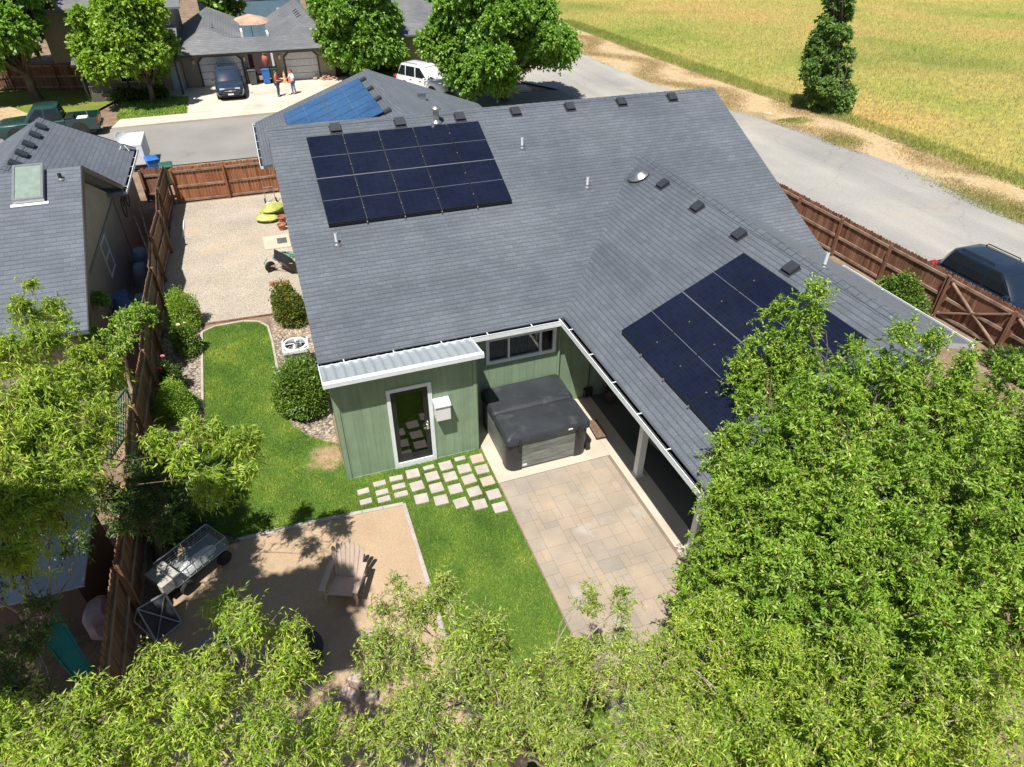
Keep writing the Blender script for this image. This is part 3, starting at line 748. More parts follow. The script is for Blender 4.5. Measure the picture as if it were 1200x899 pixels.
wm.box(-2.929, 10.099, 13.78, 13.9, 0, 2.95)
wm.box(5.9, 6.02, -5.2, .999, 0, 2.9); wm.box(10.1, 10.22, -3.2, .999, 0, 2.85); wm.box(6.021, 10.099, -3.2, -3.08, 0, 2.85)
wm.box(-3.2, -3.08, 14.3, 20.4, 0, 2.7); wm.box(6.1, 6.22, 13.9, 20.4, 0, 2.7)
gable_wall(wm, 'x', 20.4, 20.52, [(-3.2, 0), (6.22, 0), (6.22, 2.7), (1.5, 4.45), (-3.2, 2.75)])
wm.build('wall', M_green, H, world=True)
for (x0, x1, y0, y1) in ((-3.07, -2.97, .978, .998), (2.45, 2.53, .975, .997)):
    cn = MB(); cn.box(x0, x1, y0, y1, 0, 2.8); cn.build('corner_trim', M_green, H, world=True)
T = .12
rf = MB()
rf.slab([(XL, YE, ZE), (XR, YE, ZE), (XR, YR, ZR), (XL, YR, ZR)], T)
rf.slab([(XL, YR, ZR), (XR, YR, ZR), (XR, YB, ZE), (XL, YB, ZE)], T)
rf.build('main_roof', M_roof, H, world=True)
wr = MB()
wr.slab([(XE, YEND, ZE), (XW, YEND, ZW), (XW, YV, ZW), (XE, YE, ZE)][::1], T)
wr.slab([(XW, YEND, ZW), (XE2, -3.5, ZE), (XE2, YE-.001, ZE), (XW, YV, ZW)], T)
wr.build('patio_wing_roof', M_roof, H, world=True)
fr = MB(); S3 = .36; Z3 = 4.6; yb = YR+(ZR-Z3)/S; zl = Z3-S3*5.2
fr.slab([(-3.7, 20.9, zl), (-3.7, YR+(ZR-zl)/S, zl), (1.5, yb, Z3), (1.5, 20.9, Z3)][::-1], T)
fr.slab([(1.5, 20.9, Z3), (1.5, yb, Z3), (6.7, YR+(ZR-zl)/S, zl), (6.7, 20.9, zl)][::-1], T)
fr.build('garage_wing_roof', M_roof, H, world=True)
def ridge_cap(parent, a, b, s1, s2, across, w=.15, mat=None):
    """overlapping cap shingles along the ridge a-b; s1/s2 = falls on both sides"""
    a, b = Vector(a), Vector(b); d = b-a; n = int(d.length/.26); ac = Vector(across); m = MB()
    for i in range(n):
        p = a+d*(i/n); q = a+d*((i+.97)/n)
        for sg, s in ((1, s1), (-1, s2)):
            o = [p+Vector((0, 0, .022)), q+Vector((0, 0, .014)), q+ac*sg*w+Vector((0, 0, .014-s*w)), p+ac*sg*w+Vector((0, 0, .022-s*w))]
            vs = [tuple(x) for x in o]+[(x[0], x[1], x[2]-.02) for x in o]
            m.add(vs, [(0, 1, 2, 3), (7, 6, 5, 4), (0, 4, 5, 1), (1, 5, 6, 2), (2, 6, 7, 3), (3, 7, 4, 0)])
    return m.build('ridge_cap', mat or M_roof, parent, world=True)
ridge_cap(H, (XL, YR, ZR), (XR, YR, ZR), S, S, (0, 1, 0))
ridge_cap(H, (XW, YEND, ZW), (XW, YV-.2, ZW), SW, SW2, (-1, 0, 0))
ridge_cap(H, (1.5, 20.9, Z3), (1.5, yb+.2, Z3), S3, S3, (-1, 0, 0))
gutter('gutter', H, (XL, YE, ZE-.02), (XE-.13, YE, ZE-.02), (0, -1, 0))
gutter('gutter', H, (XE, YE+.02, ZE-.02), (XE, YEND, ZE-.02), (-1, 0, 0))
gutter('gutter', H, (-3.7, 20.9, zl-.02), (-3.7, 14.9, zl-.02), (-1, 0, 0), .1, .09)
gutter('gutter', H, (XE2, -3.5, ZE-.02), (XE2, YE, ZE-.02), (1, 0, 0), .1, .09)
RK = lambda: MB()
def rake(p, q, w=.025, h=.16):
    k_ = MB(); k_.bar(p, q, w, h); k_.build('rake_board', M_trim, H, world=True)
for x, y0, y1, z0, z1 in ((XL+.03, YE, YR, ZE-.10, ZR-.10), (XL+.03, YB, YR, ZE-.10, ZR-.10), (XR-.03, YE, YR, ZE-.10, ZR-.10)):
    rake((x, y0, z0-.085), (x, y1, z1-.085), .024, .15)
rake((-3.7, 20.87, zl-.19), (1.5, 20.87, Z3-.19), .025, .14); rake((6.7, 20.87, zl-.19), (1.5, 20.87, Z3-.19), .025, .14)
rake((XE, YEND+.03, ZE-.19), (XW, YEND+.03, ZW-.19), .025, .14)
cl = MB(); cl.box(2.62, 5.89, -5.2, .99, 2.74, 2.77); cl.box(3.2, 3.36, -5.2, .98, 2.55, 2.735); cl.build('patio_ceiling', M_trim, H, world=True)
sf = MB(); sf.box(-3.05, 2.4, .70, .995, 2.765, 2.785); sf.build('soffit', M_green, H, world=True)
for y in (-2.14, -4.5):
    m = MB(); m.box(3.2, 3.36, y-.08, y+.08, .04, 2.548); m.box(3.17, 3.39, y-.11, y+.11, .032, .06); m.build('patio_post', M_white, H, world=True)
# window with vertical blinds
W1 = window_unit(H, 'x', 1.0, -1, *WIN, mull=(1.14, 1.98), fw=.085, glass=M_glass)
m = MB()
for i in range(22):
    x = .66+i*.075; m.box(x, x+.058, 1.16+.02*(i % 2), 1.17+.02*(i % 2), 1.80, 2.50)
m.build('blinds', plain('blinds', (.16, .15, .15), .8), W1, world=True)
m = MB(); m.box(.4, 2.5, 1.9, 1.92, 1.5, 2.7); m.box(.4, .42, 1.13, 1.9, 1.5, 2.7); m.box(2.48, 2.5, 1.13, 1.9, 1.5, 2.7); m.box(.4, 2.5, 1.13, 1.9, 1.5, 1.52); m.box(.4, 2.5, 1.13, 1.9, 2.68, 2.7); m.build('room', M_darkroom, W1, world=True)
m = MB(); m.tube([(2.56, .95, .7), (2.56, .93, .62), (2.56, .90, .60)], .015, 6); m.ball((2.56, .92, .70), .03); m.build('hose_bib', M_chrome, H, True, world=True)
m = MB(); m.tube([(2.49, .94, 2.78), (2.49, .955, 2.6), (2.49, .955, .1)], .032, 8); m.build('downspout', M_green, H, True, world=True)
m = MB(); m.box(2.46, 2.54, .86, .97, 2.66, 2.73); m.ball((2.46, .84, 2.66), .045); m.ball((2.55, .84, 2.66), .045); m.build('flood_light', M_white, H, True, world=True)
# roof hardware
for x in (-1.6, .17, 1.9, 3.6, 5.33, 7.06, 8.84): roof_vent(H, (x, 7.27, ZE+S*(7.27-YE)), (1, 0, 0), (0, 1, S))
for y in (3.16, 1.5, -.23, -2.03): roof_vent(H, (6.3, y, ZE+SW*(6.3-XE)), (0, -1, 0), (1, 0, SW))
for y in (19.48, 17.77, 16.05, 14.17): roof_vent(H, (1.08, y, Z3-S3*.42), (0, -1, 0), (1, 0, S3), .3)
for x, y in ((3.31, 5.93), (4.63, 4.32), (-2.33, 3.61)): vent_pipe(H, (x, y, ZE+S*(y-YE)))
vent_pipe(H, (6.94, -2.25, ZW-SW2*.27), .34)
m = MB(); m.box(3.0, 3.3, 17.3, 17.6, 3.9, 4.25); m.box(2.95, 3.35, 17.25, 17.65, 4.25, 4.28); m.build('roof_jack', M_galv, H, world=True)
p = (1.18, 7.15, ZE+S*(7.15-YE)); m = MB(); m.lathe([(.16, -.06), (.15, .03), (.085, .09), (.08, .36), (.15, .37), (.15, .41), (.10, .46), (.02, .50)], 18, 0, Matrix.Translation(p)); m.build('flue_pipe', M_galv, H, True, world=True)
p = (6.13, 4.15, ZE+SW*(6.13-XE)); B = basis(p, (0, -1, 0), (1, 0, SW)); m = MB()
m.box(-.33, .33, -.33, .33, .003, .014, 0, B); m.lathe([(.19, .01), (.19, .05), (.31, .055), (.315, .085), (.29, .11), (.20, .17), (.17, .21), (.08, .225), (.01, .23)], 28, 0, B)
m.build('turbine_vent', plain('weathered aluminium', (.33, .34, .35), .32, .8, var=.2, scale=12), H, True, world=True)
# solar arrays
cs = 1/math.sqrt(1+S*S); pv0, pv1 = 3.772, 6.885
solar_array(H, (-2.434, YE+pv0*cs, ZE+pv0*S*cs), (1, 0, 0), (0, 1, S), 5, 2, .9554, (pv1-pv0)/2, .13, M_solar)
cw = 1/math.sqrt(1+SW*SW); qv0, qv1 = .765, 3.964
solar_array(H, (XE+qv0*cw, -.934, ZE+qv0*SW*cw), (0, -1, 0), (1, 0, SW), 4, 2, .9205, (qv1-qv0)/2, .13, M_solar)
c3 = 1/math.sqrt(1+S3*S3)
solar_array(H, (-2.42, 19.75, Z3-S3*3.92), (0, -1, 0), (1, 0, S3), 6, 2, .95, 1.80, .11, M_solar_sky)
# driveway side of the garage wing is never seen: plain door
m = MB(); m.box(-2.2, 4.8, 20.521, 20.55, .05, 2.25); m.build('garage_door', M_trim, H, world=True)

# ------------------------------------------------------------------ shed
SH = thing('green_shed', 'narrow green shed with a white metal lean-to roof and glass door built against the house', 'shed', (-1.6, .4, 0))
m = MB(); wall_open(m, 'x', 0, .08, -3.228, 0, 0, 2.955, [(-2.04, -1.13, .1, 2.3)])
gable_wall(m, 'y', -.08, 0, [(.081, 0), (.995, 0), (.995, 2.76), (.081, 2.93)]); gable_wall(m, 'y', -3.228, -3.148, [(.081, 0), (.975, 0), (.975, 2.76), (.081, 2.93)])
m.build('wall', M_green, SH, world=True)
m = MB()
for x0, x1 in ((-3.236, -3.12), (-.09, .008)): m.box(x0, x1, -.02, -.002, .0, 2.95)
m.box(-3.24, -3.231, -.02, .09, 0, 2.93); m.box(.003, .012, -.02, .09, 0, 2.93)
m.box(-3.25, .02, -.012, .0, -.02, .03)
m.build('corner_trim', M_green, SH, world=True)
m = MB(); nx = 17; x0, x1 = -3.36, .08
top = lambda y: 3.045-(y+.33)*.20
for i in range(nx):
    a = x0+(x1-x0)*i/nx; b = x0+(x1-x0)*(i+1)/nx; r = .028
    prof = [(a, 0), (a+.055, r), (a+.085, r), (a+.14, 0), (b, 0)]
    for (p, zp), (q, zq) in zip(prof[:-1], prof[1:]):
        m.add([(p, -.33, top(-.33)+zp), (q, -.33, top(-.33)+zq), (q, .66, top(.66)+zq), (p, .66, top(.66)+zp), (p, -.33, top(-.33)+zp-.02), (q, -.33, top(-.33)+zq-.02), (q, .66, top(.66)+zq-.02), (p, .66, top(.66)+zp-.02)], [(0, 1, 2, 3), (7, 6, 5, 4), (0, 4, 5, 1), (2, 6, 7, 3)])
m.build('metal_roof', M_metal, SH, world=True)
m = MB(); m.box(x0-.01, x1+.01, -.365, -.335, 2.965, 3.075); m.box(x0-.01, x1+.01, -.334, -.27, 3.076, 3.084)
for x in (x0-.012, x1-.012): m.bar((x+.012, -.334, 3.01), (x+.012, .66, 2.82), .022, .12)
m.build('fascia', M_trim, SH, world=True, bevel=.004)
m = MB(); m.box(-3.30, .03, -.33, -.001, 2.965, 2.985); m.build('soffit', M_green, SH, world=True)
D = MB(); D.box(-2.09, -2.005, -.025, .0, 0, 2.36); D.box(-1.162, -1.066, -.025, 0, 0, 2.36); D.box(-2.004, -1.163, -.025, 0, 2.265, 2.36); D.box(-2.004, -1.163, -.03, 0, .0, .165)
D.build('door_casing', M_trim, SH, world=True, bevel=.004)
D = MB(); frame_rect(D, 'x', .012, .055, -2.0, -1.167, .175, 2.255, .105); D.box(-1.90, -1.27, .014, .054, .281, .36)
dr = D.build('door', plain('black door paint', (.016, .016, .017), .35), SH, world=True)
g = MB(); g.box(-1.90, -1.27, .03, .036, .36, 2.15); g.build('glass', glassmat('door glass', (.45, .47, .45), .5), dr, world=True)
g = MB(); g.box(-1.245, -1.195, .0, .012, 1.0, 1.2); g.tube([(-1.22, .005, 1.1), (-1.22, -.05, 1.1), (-1.33, -.055, 1.1)], .012, 8); g.ball((-1.22, -.01, 1.24), .028); g.build('handle', M_chrome, dr, True, world=True)
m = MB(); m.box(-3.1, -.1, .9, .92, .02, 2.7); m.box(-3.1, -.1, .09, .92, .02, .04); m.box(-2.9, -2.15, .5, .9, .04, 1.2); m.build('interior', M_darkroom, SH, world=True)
m = MB(); m.box(-1.05, -.71, -.25, -.001, 1.37, 1.80); m.add([(-1.07, -.28, 1.80), (-.69, -.28, 1.80), (-.69, 0, 1.86), (-1.07, 0, 1.86), (-1.07, -.28, 1.77), (-.69, -.28, 1.77), (-.69, 0, 1.801), (-1.07, 0, 1.801)], [(0, 1, 2, 3), (0, 4, 5, 1), (1, 5, 6, 2), (3, 7, 4, 0), (4, 7, 6, 5), (2, 6, 7, 3)])
m.build('vent_hood', M_white, SH, world=True, bevel=.006)

# ------------------------------------------------------------------ left neighbour house
NB = thing('grey_roof_house', 'neighbouring house with grey gabled shingle roof, a skylight and a tan side wall', 'house', (-12, 10, 0))
SA = .475; T = .13
m = MB()
m.slab([(-22, 4.9, 4.8-SA*5.1), (-8.5, 4.9, 4.8-SA*5.1), (-8.5, 10, 4.8), (-22, 10, 4.8)], T)
m.slab([(-22, 10, 4.8), (-8.5, 10, 4.8), (-8.5, 14.5, 4.8-SA*4.5), (-22, 14.5, 4.8-SA*4.5)], T)
m.build('front_roof', M_roof2, NB, world=True)
m = MB(); zr = 2.6+.5*2.9
m.slab([(-11.35, 9.5, zr), (-8.45, 14.05, 2.6), (-8.45, 19.15, 2.6), (-11.35, 19.15, zr)], T)
m.slab([(-14.25, 9.5, 2.6), (-11.35, 9.5, zr), (-11.35, 19.15, zr), (-14.25, 19.15, 2.6)], T)
m.build('rear_roof', M_roof2, NB, world=True)
ridge_cap(NB, (-11.35, 13, zr), (-11.35, 19.15, zr), .5, .5, (1, 0, 0), mat=M_roof2)
for p_, q_ in (((-8.49, 4.9, 4.73-SA*5.1), (-8.49, 10, 4.73)), ((-8.49, 14.5, 4.73-SA*4.5), (-8.49, 10, 4.73)), ((-8.45, 19.17, 2.53), (-11.35, 19.17, zr-.07))):
    m = MB(); m.bar(p_, q_, .03, .17); m.build('rake_board', M_darkm, NB, world=True)
gutter('gutter', NB, (-8.45, 14.1, 2.59), (-8.45, 19.15, 2.59), (1, 0, 0), .1, .09)
m = MB(); gable_wall(m, 'y', -8.97, -8.85, [(5.3, 0), (14.1, 0), (14.1, 2.55), (10, 4.55), (5.3, 2.35)])
m.box(-8.97, -8.85, 14.101, 18.9, 0, 2.5); m.box(-14, -8.971, 18.78, 18.9, 0, 2.5); m.box(-22, -8.971, 5.3, 5.42, 0, 2.3)
m.build('wall', M_tan, NB, world=True)
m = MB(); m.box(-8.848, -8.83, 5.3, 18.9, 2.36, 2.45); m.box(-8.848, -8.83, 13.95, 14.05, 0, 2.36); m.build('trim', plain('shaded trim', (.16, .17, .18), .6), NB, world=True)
window_unit(NB, 'y', -8.85, 1, 10.15, 11.1, 1.25, 2.35, hbars=(1.8,), fw=.05, frame=M_white)
sk = basis((-9.76, 9.5, 4.8-SA*.5), (1, 0, 0), (0, 1, SA)); m = MB()
m.box(-.37, .37, -.66, -.60, .0, .16, 0, sk); m.box(-.37, .37, .60, .66, 0, .16, 0, sk); m.box(-.37, -.31, -.60, .60, 0, .16, 0, sk); m.box(.31, .37, -.60, .60, 0, .16, 0, sk); m.box(-.45, .45, -.76, -.661, .002, .02, 1, sk)
s = m.build('skylight', [M_galv, M_white], NB, world=True); g = MB(); g.box(-.31, .31, -.6, .6, .12, .14, 0, sk); g.build('pane', plain('skylight glass', (.22, .28, .23), .12, 0, .7), s, world=True)
for y in (18.04, 16.96, 15.79, 14.72, 13.66): roof_vent(NB, (-11.15, y, 2.6+.5*2.7), (0, 1, 0), (-1, 0, .5), .34, .12)
m = MB(); d0 = Vector((-8.75, 18.55, 2.75)); m.tube([d0, d0+Vector((0, 0, .35))], .02, 6); m.tube([d0+Vector((-.2, -.25, -.02)), d0+Vector((0, 0, .25))], .012, 6); m.tube([d0+Vector((.2, -.25, .0)), d0+Vector((0, 0, .25))], .012, 6)
m.lathe([(.02, 0), (.16, .02), (.24, .06), (.235, .065), (.15, .03), (.02, .012)], 16, 0, Matrix.Translation(d0+Vector((0, .05, .45))) @ Matrix.Rotation(1.2, 4, 'X') @ Matrix.Rotation(.5, 4, 'Y'))
m.build('satellite_dish', M_white, NB, True, world=True)
vent_pipe(NB, (-9.0, 9.6, 4.6), .18, .05, M_vent)

# ------------------------------------------------------------------ houses across the street
DX = thing('duplex_house', 'taupe duplex with two chamfered garage doors and a hipped grey roof across the street', 'house', (-2.5, 44, 0))
m = MB(); wall_open(m, 'x', 41.4, 41.55, -7.6, 2.4, .05, 2.12, [(-6.58, -3.76, 0, 1.92), (-3.5, -1.62, 0, 2.0), (-1.0, 1.3, 0, 1.9)])
m.box(-7.6, -7.45, 41.551, 56, .05, 2.12); m.box(2.25, 2.4, 41.551, 56, .05, 2.12); m.box(-3.76, -3.5, 41.551, 46, .05, 2.1); m.box(-1.62, -1.0, 41.551, 46, .05, 2.1); m.build('wall', M_taupe, DX, world=True)
hz = lambda y: 2.2+.5*(y-40.5)
yl, yr = 43.0, 43.75
m = MB(); T = .1
m.slab([(-7.9, 40.5, 2.2), (2.75, 40.5, 2.2), (1.2, yr, hz(yr)), (-.5, 41.87, hz(41.87)), (-4.26, 41.87, hz(41.87)), (-5.87, yl, hz(yl))], T)
zlr, zrr = hz(yl), hz(yr)
m.slab([(-5.87, yl, zlr), (-4.26, 41.87, hz(41.87)), (-3.5, 44.0, hz(41.87)-.3), (-3.5, 53, hz(41.87)-.3), (-5.6, 53, zlr)], T)
m.slab([(-.5, 41.87, hz(41.87)), (1.2, yr, zrr), (1.2, 53, zrr), (-1.6, 53, hz(41.87)-.5), (-1.6, 44.0, hz(41.87)-.5)], T)
m.slab([(-7.9, 40.5, 2.2), (-5.87, yl, zlr), (-5.6, 53, zlr), (-7.9, 53, 2.2)], T); m.slab([(1.2, yr, zrr), (2.75, 40.5, 2.2), (2.75, 53, 2.2), (1.2, 53, zrr)], T)
m.build('roof', M_roof3, DX, world=True)
m = MB(); m.box(-7.92, 2.77, 40.47, 40.5, 2.07, 2.19); m.build('fascia', M_darkm, DX, world=True)
for x0, x1, h, lb, c in ((-6.58, -3.76, 1.92, 'white', (.76, .79, .86)), (-1.0, 1.3, 1.9, 'grey', (.52, .53, .54))):
    m = MB(); k = .32
    gable_wall(m, 'x', 41.47, 41.50, [(x0, .05), (x1, .05), (x1, h-k), (x1-k, h), (x0+k, h), (x0, h-k)])
    for z in (.5, .95, 1.4): m.box(x0+.02, x1-.02, 41.463, 41.47, z-.012, z+.012, 1)
    m.build('garage_door', [plain(lb+' garage door', c, .5), M_vent], DX, world=True)
    m = MB()
    pts = [(x0, .05), (x0, h-k), (x0+k, h), (x1-k, h), (x1, h-k), (x1, .05)]
    for a, b in zip(pts[:-1], pts[1:]): m.bar((a[0], 41.385, a[1]), (b[0], 41.385, b[1]), .11, .03, up=(0, -1, 0))
    for (a, b, c_) in ((x0, x0+k, 1), (x1, x1-k, 1)): m.add([(a, 41.4, h), (b, 41.4, h), (a, 41.4, h-k), (a, 41.46, h), (b, 41.46, h), (a, 41.46, h-k)], [(0, 1, 2), (5, 4, 3), (0, 3, 4, 1), (1, 4, 5, 2), (2, 5, 3, 0)], 1)
    m.build('door_surround', [plain('dark brown trim', (.07, .05, .045), .6), M_taupe], DX, world=True)
for x in (-6.86, -3.62, -1.3):
    m = MB(); m.box(x-.07, x+.07, 41.27, 41.38, 1.5, 1.72); m.lathe([(.09, 1.72), (.02, 1.8)], 8, 0, Matrix.Translation((x, 41.32, 0))); m.build('wall_lamp', plain('lamp glass', (.7, .5, .38), .3), DX, world=True)
m = MB(); m.box(-3.5, -1.62, 44.4, 44.5, .05, 2.1); m.build('entry_wall', plain('entry brown', (.07, .045, .04), .7), DX, world=True)
for (x0, ys, xo, zz) in ((-5.2, (44, 45, 46, 47), 1, zlr), (.75, (45, 46, 47, 48), -1, zrr)):
    for y in ys: roof_vent(DX, (x0, y, zz-.35), (0, -1, 0) if xo < 0 else (0, 1, 0), (1, 0, .4) if xo < 0 else (-1, 0, .4), .36, .14)
for x0_, x1_, zt_ in ((-3.49, -3.35, 2.9), (-1.75, -1.61, 2.7)):
    m = MB(); m.box(x0_, x1_, 44.0, 45.6, .1, zt_); m.build('courtyard_post', M_white, DX, world=True)

TS_ = thing('two_storey_house', 'taupe two-storey house with a porch and pale blue front door behind the street trees', 'house', (-10.5, 44, 0))
m = MB(); wall_open(m, 'x', 40.9, 41.05, -13.4, -7.62, .05, 2.3, [(-8.45, -7.75, .05, 1.72), (-11.5, -10.1, .75, 1.7)]); m.box(-15.5, -13.401, 43.8, 44, .05, 4.7)
m.box(-13.4, -7.62, 43.5, 43.65, 2.3, 4.9); m.box(-13.4, -13.25, 41.051, 43.5, .05, 2.3); m.box(-7.77, -7.62, 43.651, 52, .05, 4.9); m.build('wall', M_taupe, TS_, world=True)
m = MB(); m.slab([(-14.2, 42.6, 4.75), (-6.9, 42.6, 4.75), (-6.9, 47, 6.6), (-14.2, 47, 6.6)], .12); m.slab([(-14.2, 47, 6.6), (-6.9, 47, 6.6), (-6.9, 53, 4.75), (-14.2, 53, 4.75)], .12); m.build('roof', M_roof3, TS_, world=True)
m = MB(); m.slab([(-13.7, 39.3, 2.25), (-7.5, 39.3, 2.25), (-7.5, 43.4, 3.6), (-13.7, 43.4, 3.6)], .1); m.build('porch_roof', M_roof3, TS_, world=True)
m = MB(); m.box(-13.72, -7.48, 39.27, 39.3, 2.1, 2.24); m.build('fascia', M_darkm, TS_, world=True)
for x in (-13.4, -10.9, -7.85):
    m = MB(); m.box(x-.06, x+.06, 39.5, 39.62, .05, 2.14); m.build('porch_post', M_darkm, TS_, world=True)
window_unit(TS_, 'x', 40.9, -1, -11.5, -10.1, .75, 1.7, mull=(-10.8,), frame=M_white)
window_unit(TS_, 'x', 43.5, -1, -8.6, -7.8, 3.6, 4.5, frame=M_white)
m = MB(); m.box(-8.44, -7.76, 40.93, 40.97, .06, 1.71); d_ = m.build('front_door', plain('pale blue door', (.33, .42, .48), .5), TS_, world=True)
m = MB(); m.box(-8.3, -7.9, 40.918, 40.928, 1.35, 1.6); m.build('door_window', M_dglass, d_, world=True)
m = MB(); m.box(-13.2, -8.7, 39.4, 39.55, .05, .5)
for i in range(14): m.box(-13.2+i*.33, -13.16+i*.33, 39.46, 39.5, .5, .9)
m.box(-13.2, -8.7, 39.44, 39.52, .9, .95); m.build('porch_railing', plain('dark porch rail', (.12, .10, .09), .6), TS_, world=True)

BH = thing('blue_house', 'blue house with a white-framed window seen behind the duplex roofs', 'house', (-2, 60, 0))
m = MB(); m.box(-6.5, 2.2, 60, 60.2, 0, 5.2); m.box(-6.5, -6.3, 60.201, 68, 0, 5.2); m.box(2.0, 2.2, 60.201, 68, 0, 5.2); m.build('wall', M_blue, BH, world=True)
m = MB(); m.slab([(-7.6, 59.2, 4.2), (-3.6, 59.2, 6.6), (-3.6, 68, 6.6), (-7.6, 68, 4.2)], .15); m.slab([(-3.6, 59.2, 6.6), (2.6, 59.2, 5.1), (2.6, 68, 5.1), (-3.6, 68, 6.6)], .15); m.build('roof', M_roof3, BH, world=True)
window_unit(BH, 'x', 60, -1, .0, 1.0, .9, 2.3, hbars=(1.6,), fw=.13, frame=M_white)
m = MB(); m.box(-6.5, 2.2, 59.96, 59.995, 3.0, 3.12); m.build('trim_band', M_trim, BH, world=True)

RH = thing('taupe_street_house', 'taupe house half hidden behind the dense street trees and the white car', 'house', (8, 46, 0))
m = MB(); m.box(3.4, 13, 43.6, 43.8, .03, 2.3); m.box(9.2, 12, 48, 48.2, 2.3, 4.6); m.build('wall', M_taupe, RH, world=True)
m = MB(); m.slab([(3.0, 42.6, 2.35), (14, 42.6, 2.35), (14, 47.6, 4.6), (3.0, 47.6, 4.6)], .12); m.slab([(6.5, 47, 4.7), (13, 47, 4.7), (13, 51, 6.4), (6.5, 51, 6.4)], .12); m.build('roof', M_roof3, RH, world=True)
window_unit(RH, 'x', 43.6, -1, 3.7, 4.8, .9, 1.75, frame=M_white); window_unit(RH, 'x', 43.6, -1, 6.9, 7.7, .9, 1.75, frame=M_darkm)
# ------------------------------------------------------------------ fences
def fence(name, label, pts, h, pick, rail, inside, post_step=2.4, group=None, boards=.135, rails=(.2, .85, 1.5), lean=0.0, thick=.02, cap=True, brace=False, wob=.01):
    base = pts[len(pts)//2]
    t = thing(name, label, 'fence', (base[0], base[1], 0), 0, group)
    pk = MB()
    for (a, b) in zip(pts[:-1], pts[1:]):
        A, B = Vector((a[0], a[1], 0)), Vector((b[0], b[1], 0)); d = B-A; L = d.length; d.normalize(); n = Vector((d.y, -d.x, 0))*inside
        k = max(1, int(L/boards)); ln = lean+random.uniform(-.02, .02) if lean else 0
        for i in range(k):
            p = A+d*(i+.5)*L/k; hh = h+random.uniform(-.02, .02); w = L/k-.008; o = random.uniform(-.004, .004)+wob*math.sin(i*.7)*.3
            M = Matrix(((d.x, n.x, 0, p.x), (d.y, n.y, 0, p.y), (0, 0, 1, 0), (0, 0, 0, 1)))
            q = ln*hh; c = w*.28
            vs = [(-w/2, o, .03), (w/2, o, .03), (w/2, o+q, hh-c), (w/2-c, o+q, hh), (-w/2+c, o+q, hh), (-w/2, o+q, hh-c)]
            vs += [(x, y-thick, z) for x, y, z in vs]
            pk.add(vs, [(0, 1, 2, 3, 4, 5), (11, 10, 9, 8, 7, 6)]+[(i_, i_+6, (i_+1) % 6+6, (i_+1) % 6) for i_ in range(6)], 0, M)
        for z in rails:
            r = MB(); off = n*(.024+ln*z); r.bar(A+off+Vector((0, 0, z)), B+off+Vector((0, 0, z+random.uniform(-.015, .015))), .045, .09); r.build('rail', rail, t, world=True)
        m = max(1, round(L/post_step))
        for i in range(m+(1 if b is pts[-1] else 0)):
            p = A+d*(L*i/m)+n*.10; q = MB(); M = Matrix(((d.x, n.x, 0, p.x), (d.y, n.y+0, 0, p.y), (0, 0, 1, 0), (0, 0, 0, 1)))
            q.box(-.045, .045, -.045, .045, 0, h-.06, 0, M); q.build('post', pick, t, world=True)
    pk.build('pickets', pick, t, world=True)
    return t
fence('side_fence', 'leaning brown board fence between the gravel side yard and the grey-roofed neighbour', [(-7.78, 19.5), (-7.88, 16.9), (-7.70, 14.4), (-7.80, 12.0), (-7.66, 9.6), (-7.70, 7.2), (-7.58, 4.7), (-7.62, 2.3), (-7.5, -.1), (-7.5, -2.5), (-7.45, -5)], 1.72, M_fence_l, M_rail_w, -1, 2.4, lean=.03)
fence('gate_fence', 'red brown board fence closing the far end of the gravel side yard', [(-7.5, 19.62), (-5.4, 19.62), (-3.25, 19.62)], 1.55, M_fence, M_rail_w, 1, 2.2, rails=(.1, .72, 1.36))
fence('road_fence', 'weathered board fence with horizontal rails beside the pale road', [(16.12, 24.6), (16.12, 19), (16.12, 13.6), (16.12, 8.2), (16.12, 5.9), (16.12, 3.55), (16.12, 1.2)], 1.52, M_fence_w, M_rail_w, 1, 2.35, rails=(.14, .72, 1.33))
fence('neighbour_side_fence', 'short picket fence between the neighbour house and the side fence', [(-8.75, 20.3), (-7.95, 20.2)], 1.45, M_fence_w, M_rail_w, 1, 1.0, boards=.2, rails=(.3, 1.1))
fence('rear_yard_fence', 'old board fence at the back of the corner lawn', [(-24, 44), (-18.5, 44.5), (-12.8, 43)], 1.6, M_fence_w, M_rail_w, 1)
g = fence('road_gate', 'weathered board gate with diagonal cross braces in the road fence', [(16.12, 1.15), (16.12, -1.15), (16.12, -3.5)], 1.5, M_fence_w, M_rail_w, 1, 2.3, rails=(.14, 1.33))
for y0, y1 in ((1.0, -1.0), (-1.3, -3.4)):
    ym = (y0+y1)/2
    for a, b in (((y0, .2), (ym, .72)), ((y0, 1.28), (ym, .72)), ((y1, .2), (ym, .72)), ((y1, 1.28), (ym, .72))):
        m = MB(); m.bar((16.04, a[0], a[1]), (16.04, b[0], b[1]), .04, .085, up=(1, 0, 0)); m.build('brace', M_rail_w, g, world=True)
    m = MB(); m.bar((16.055, y0, .72), (16.055, y1, .72), .045, .09); m.build('rail', M_rail_w, g, world=True)
fence('road_fence_end', 'far stretch of weathered board fence running past the tree towards the camera side', [(16.12, -3.55), (16.12, -6), (16.12, -12)], 1.5, M_fence_w, M_rail_w, 1, 2.4, rails=(.14, .72, 1.33))

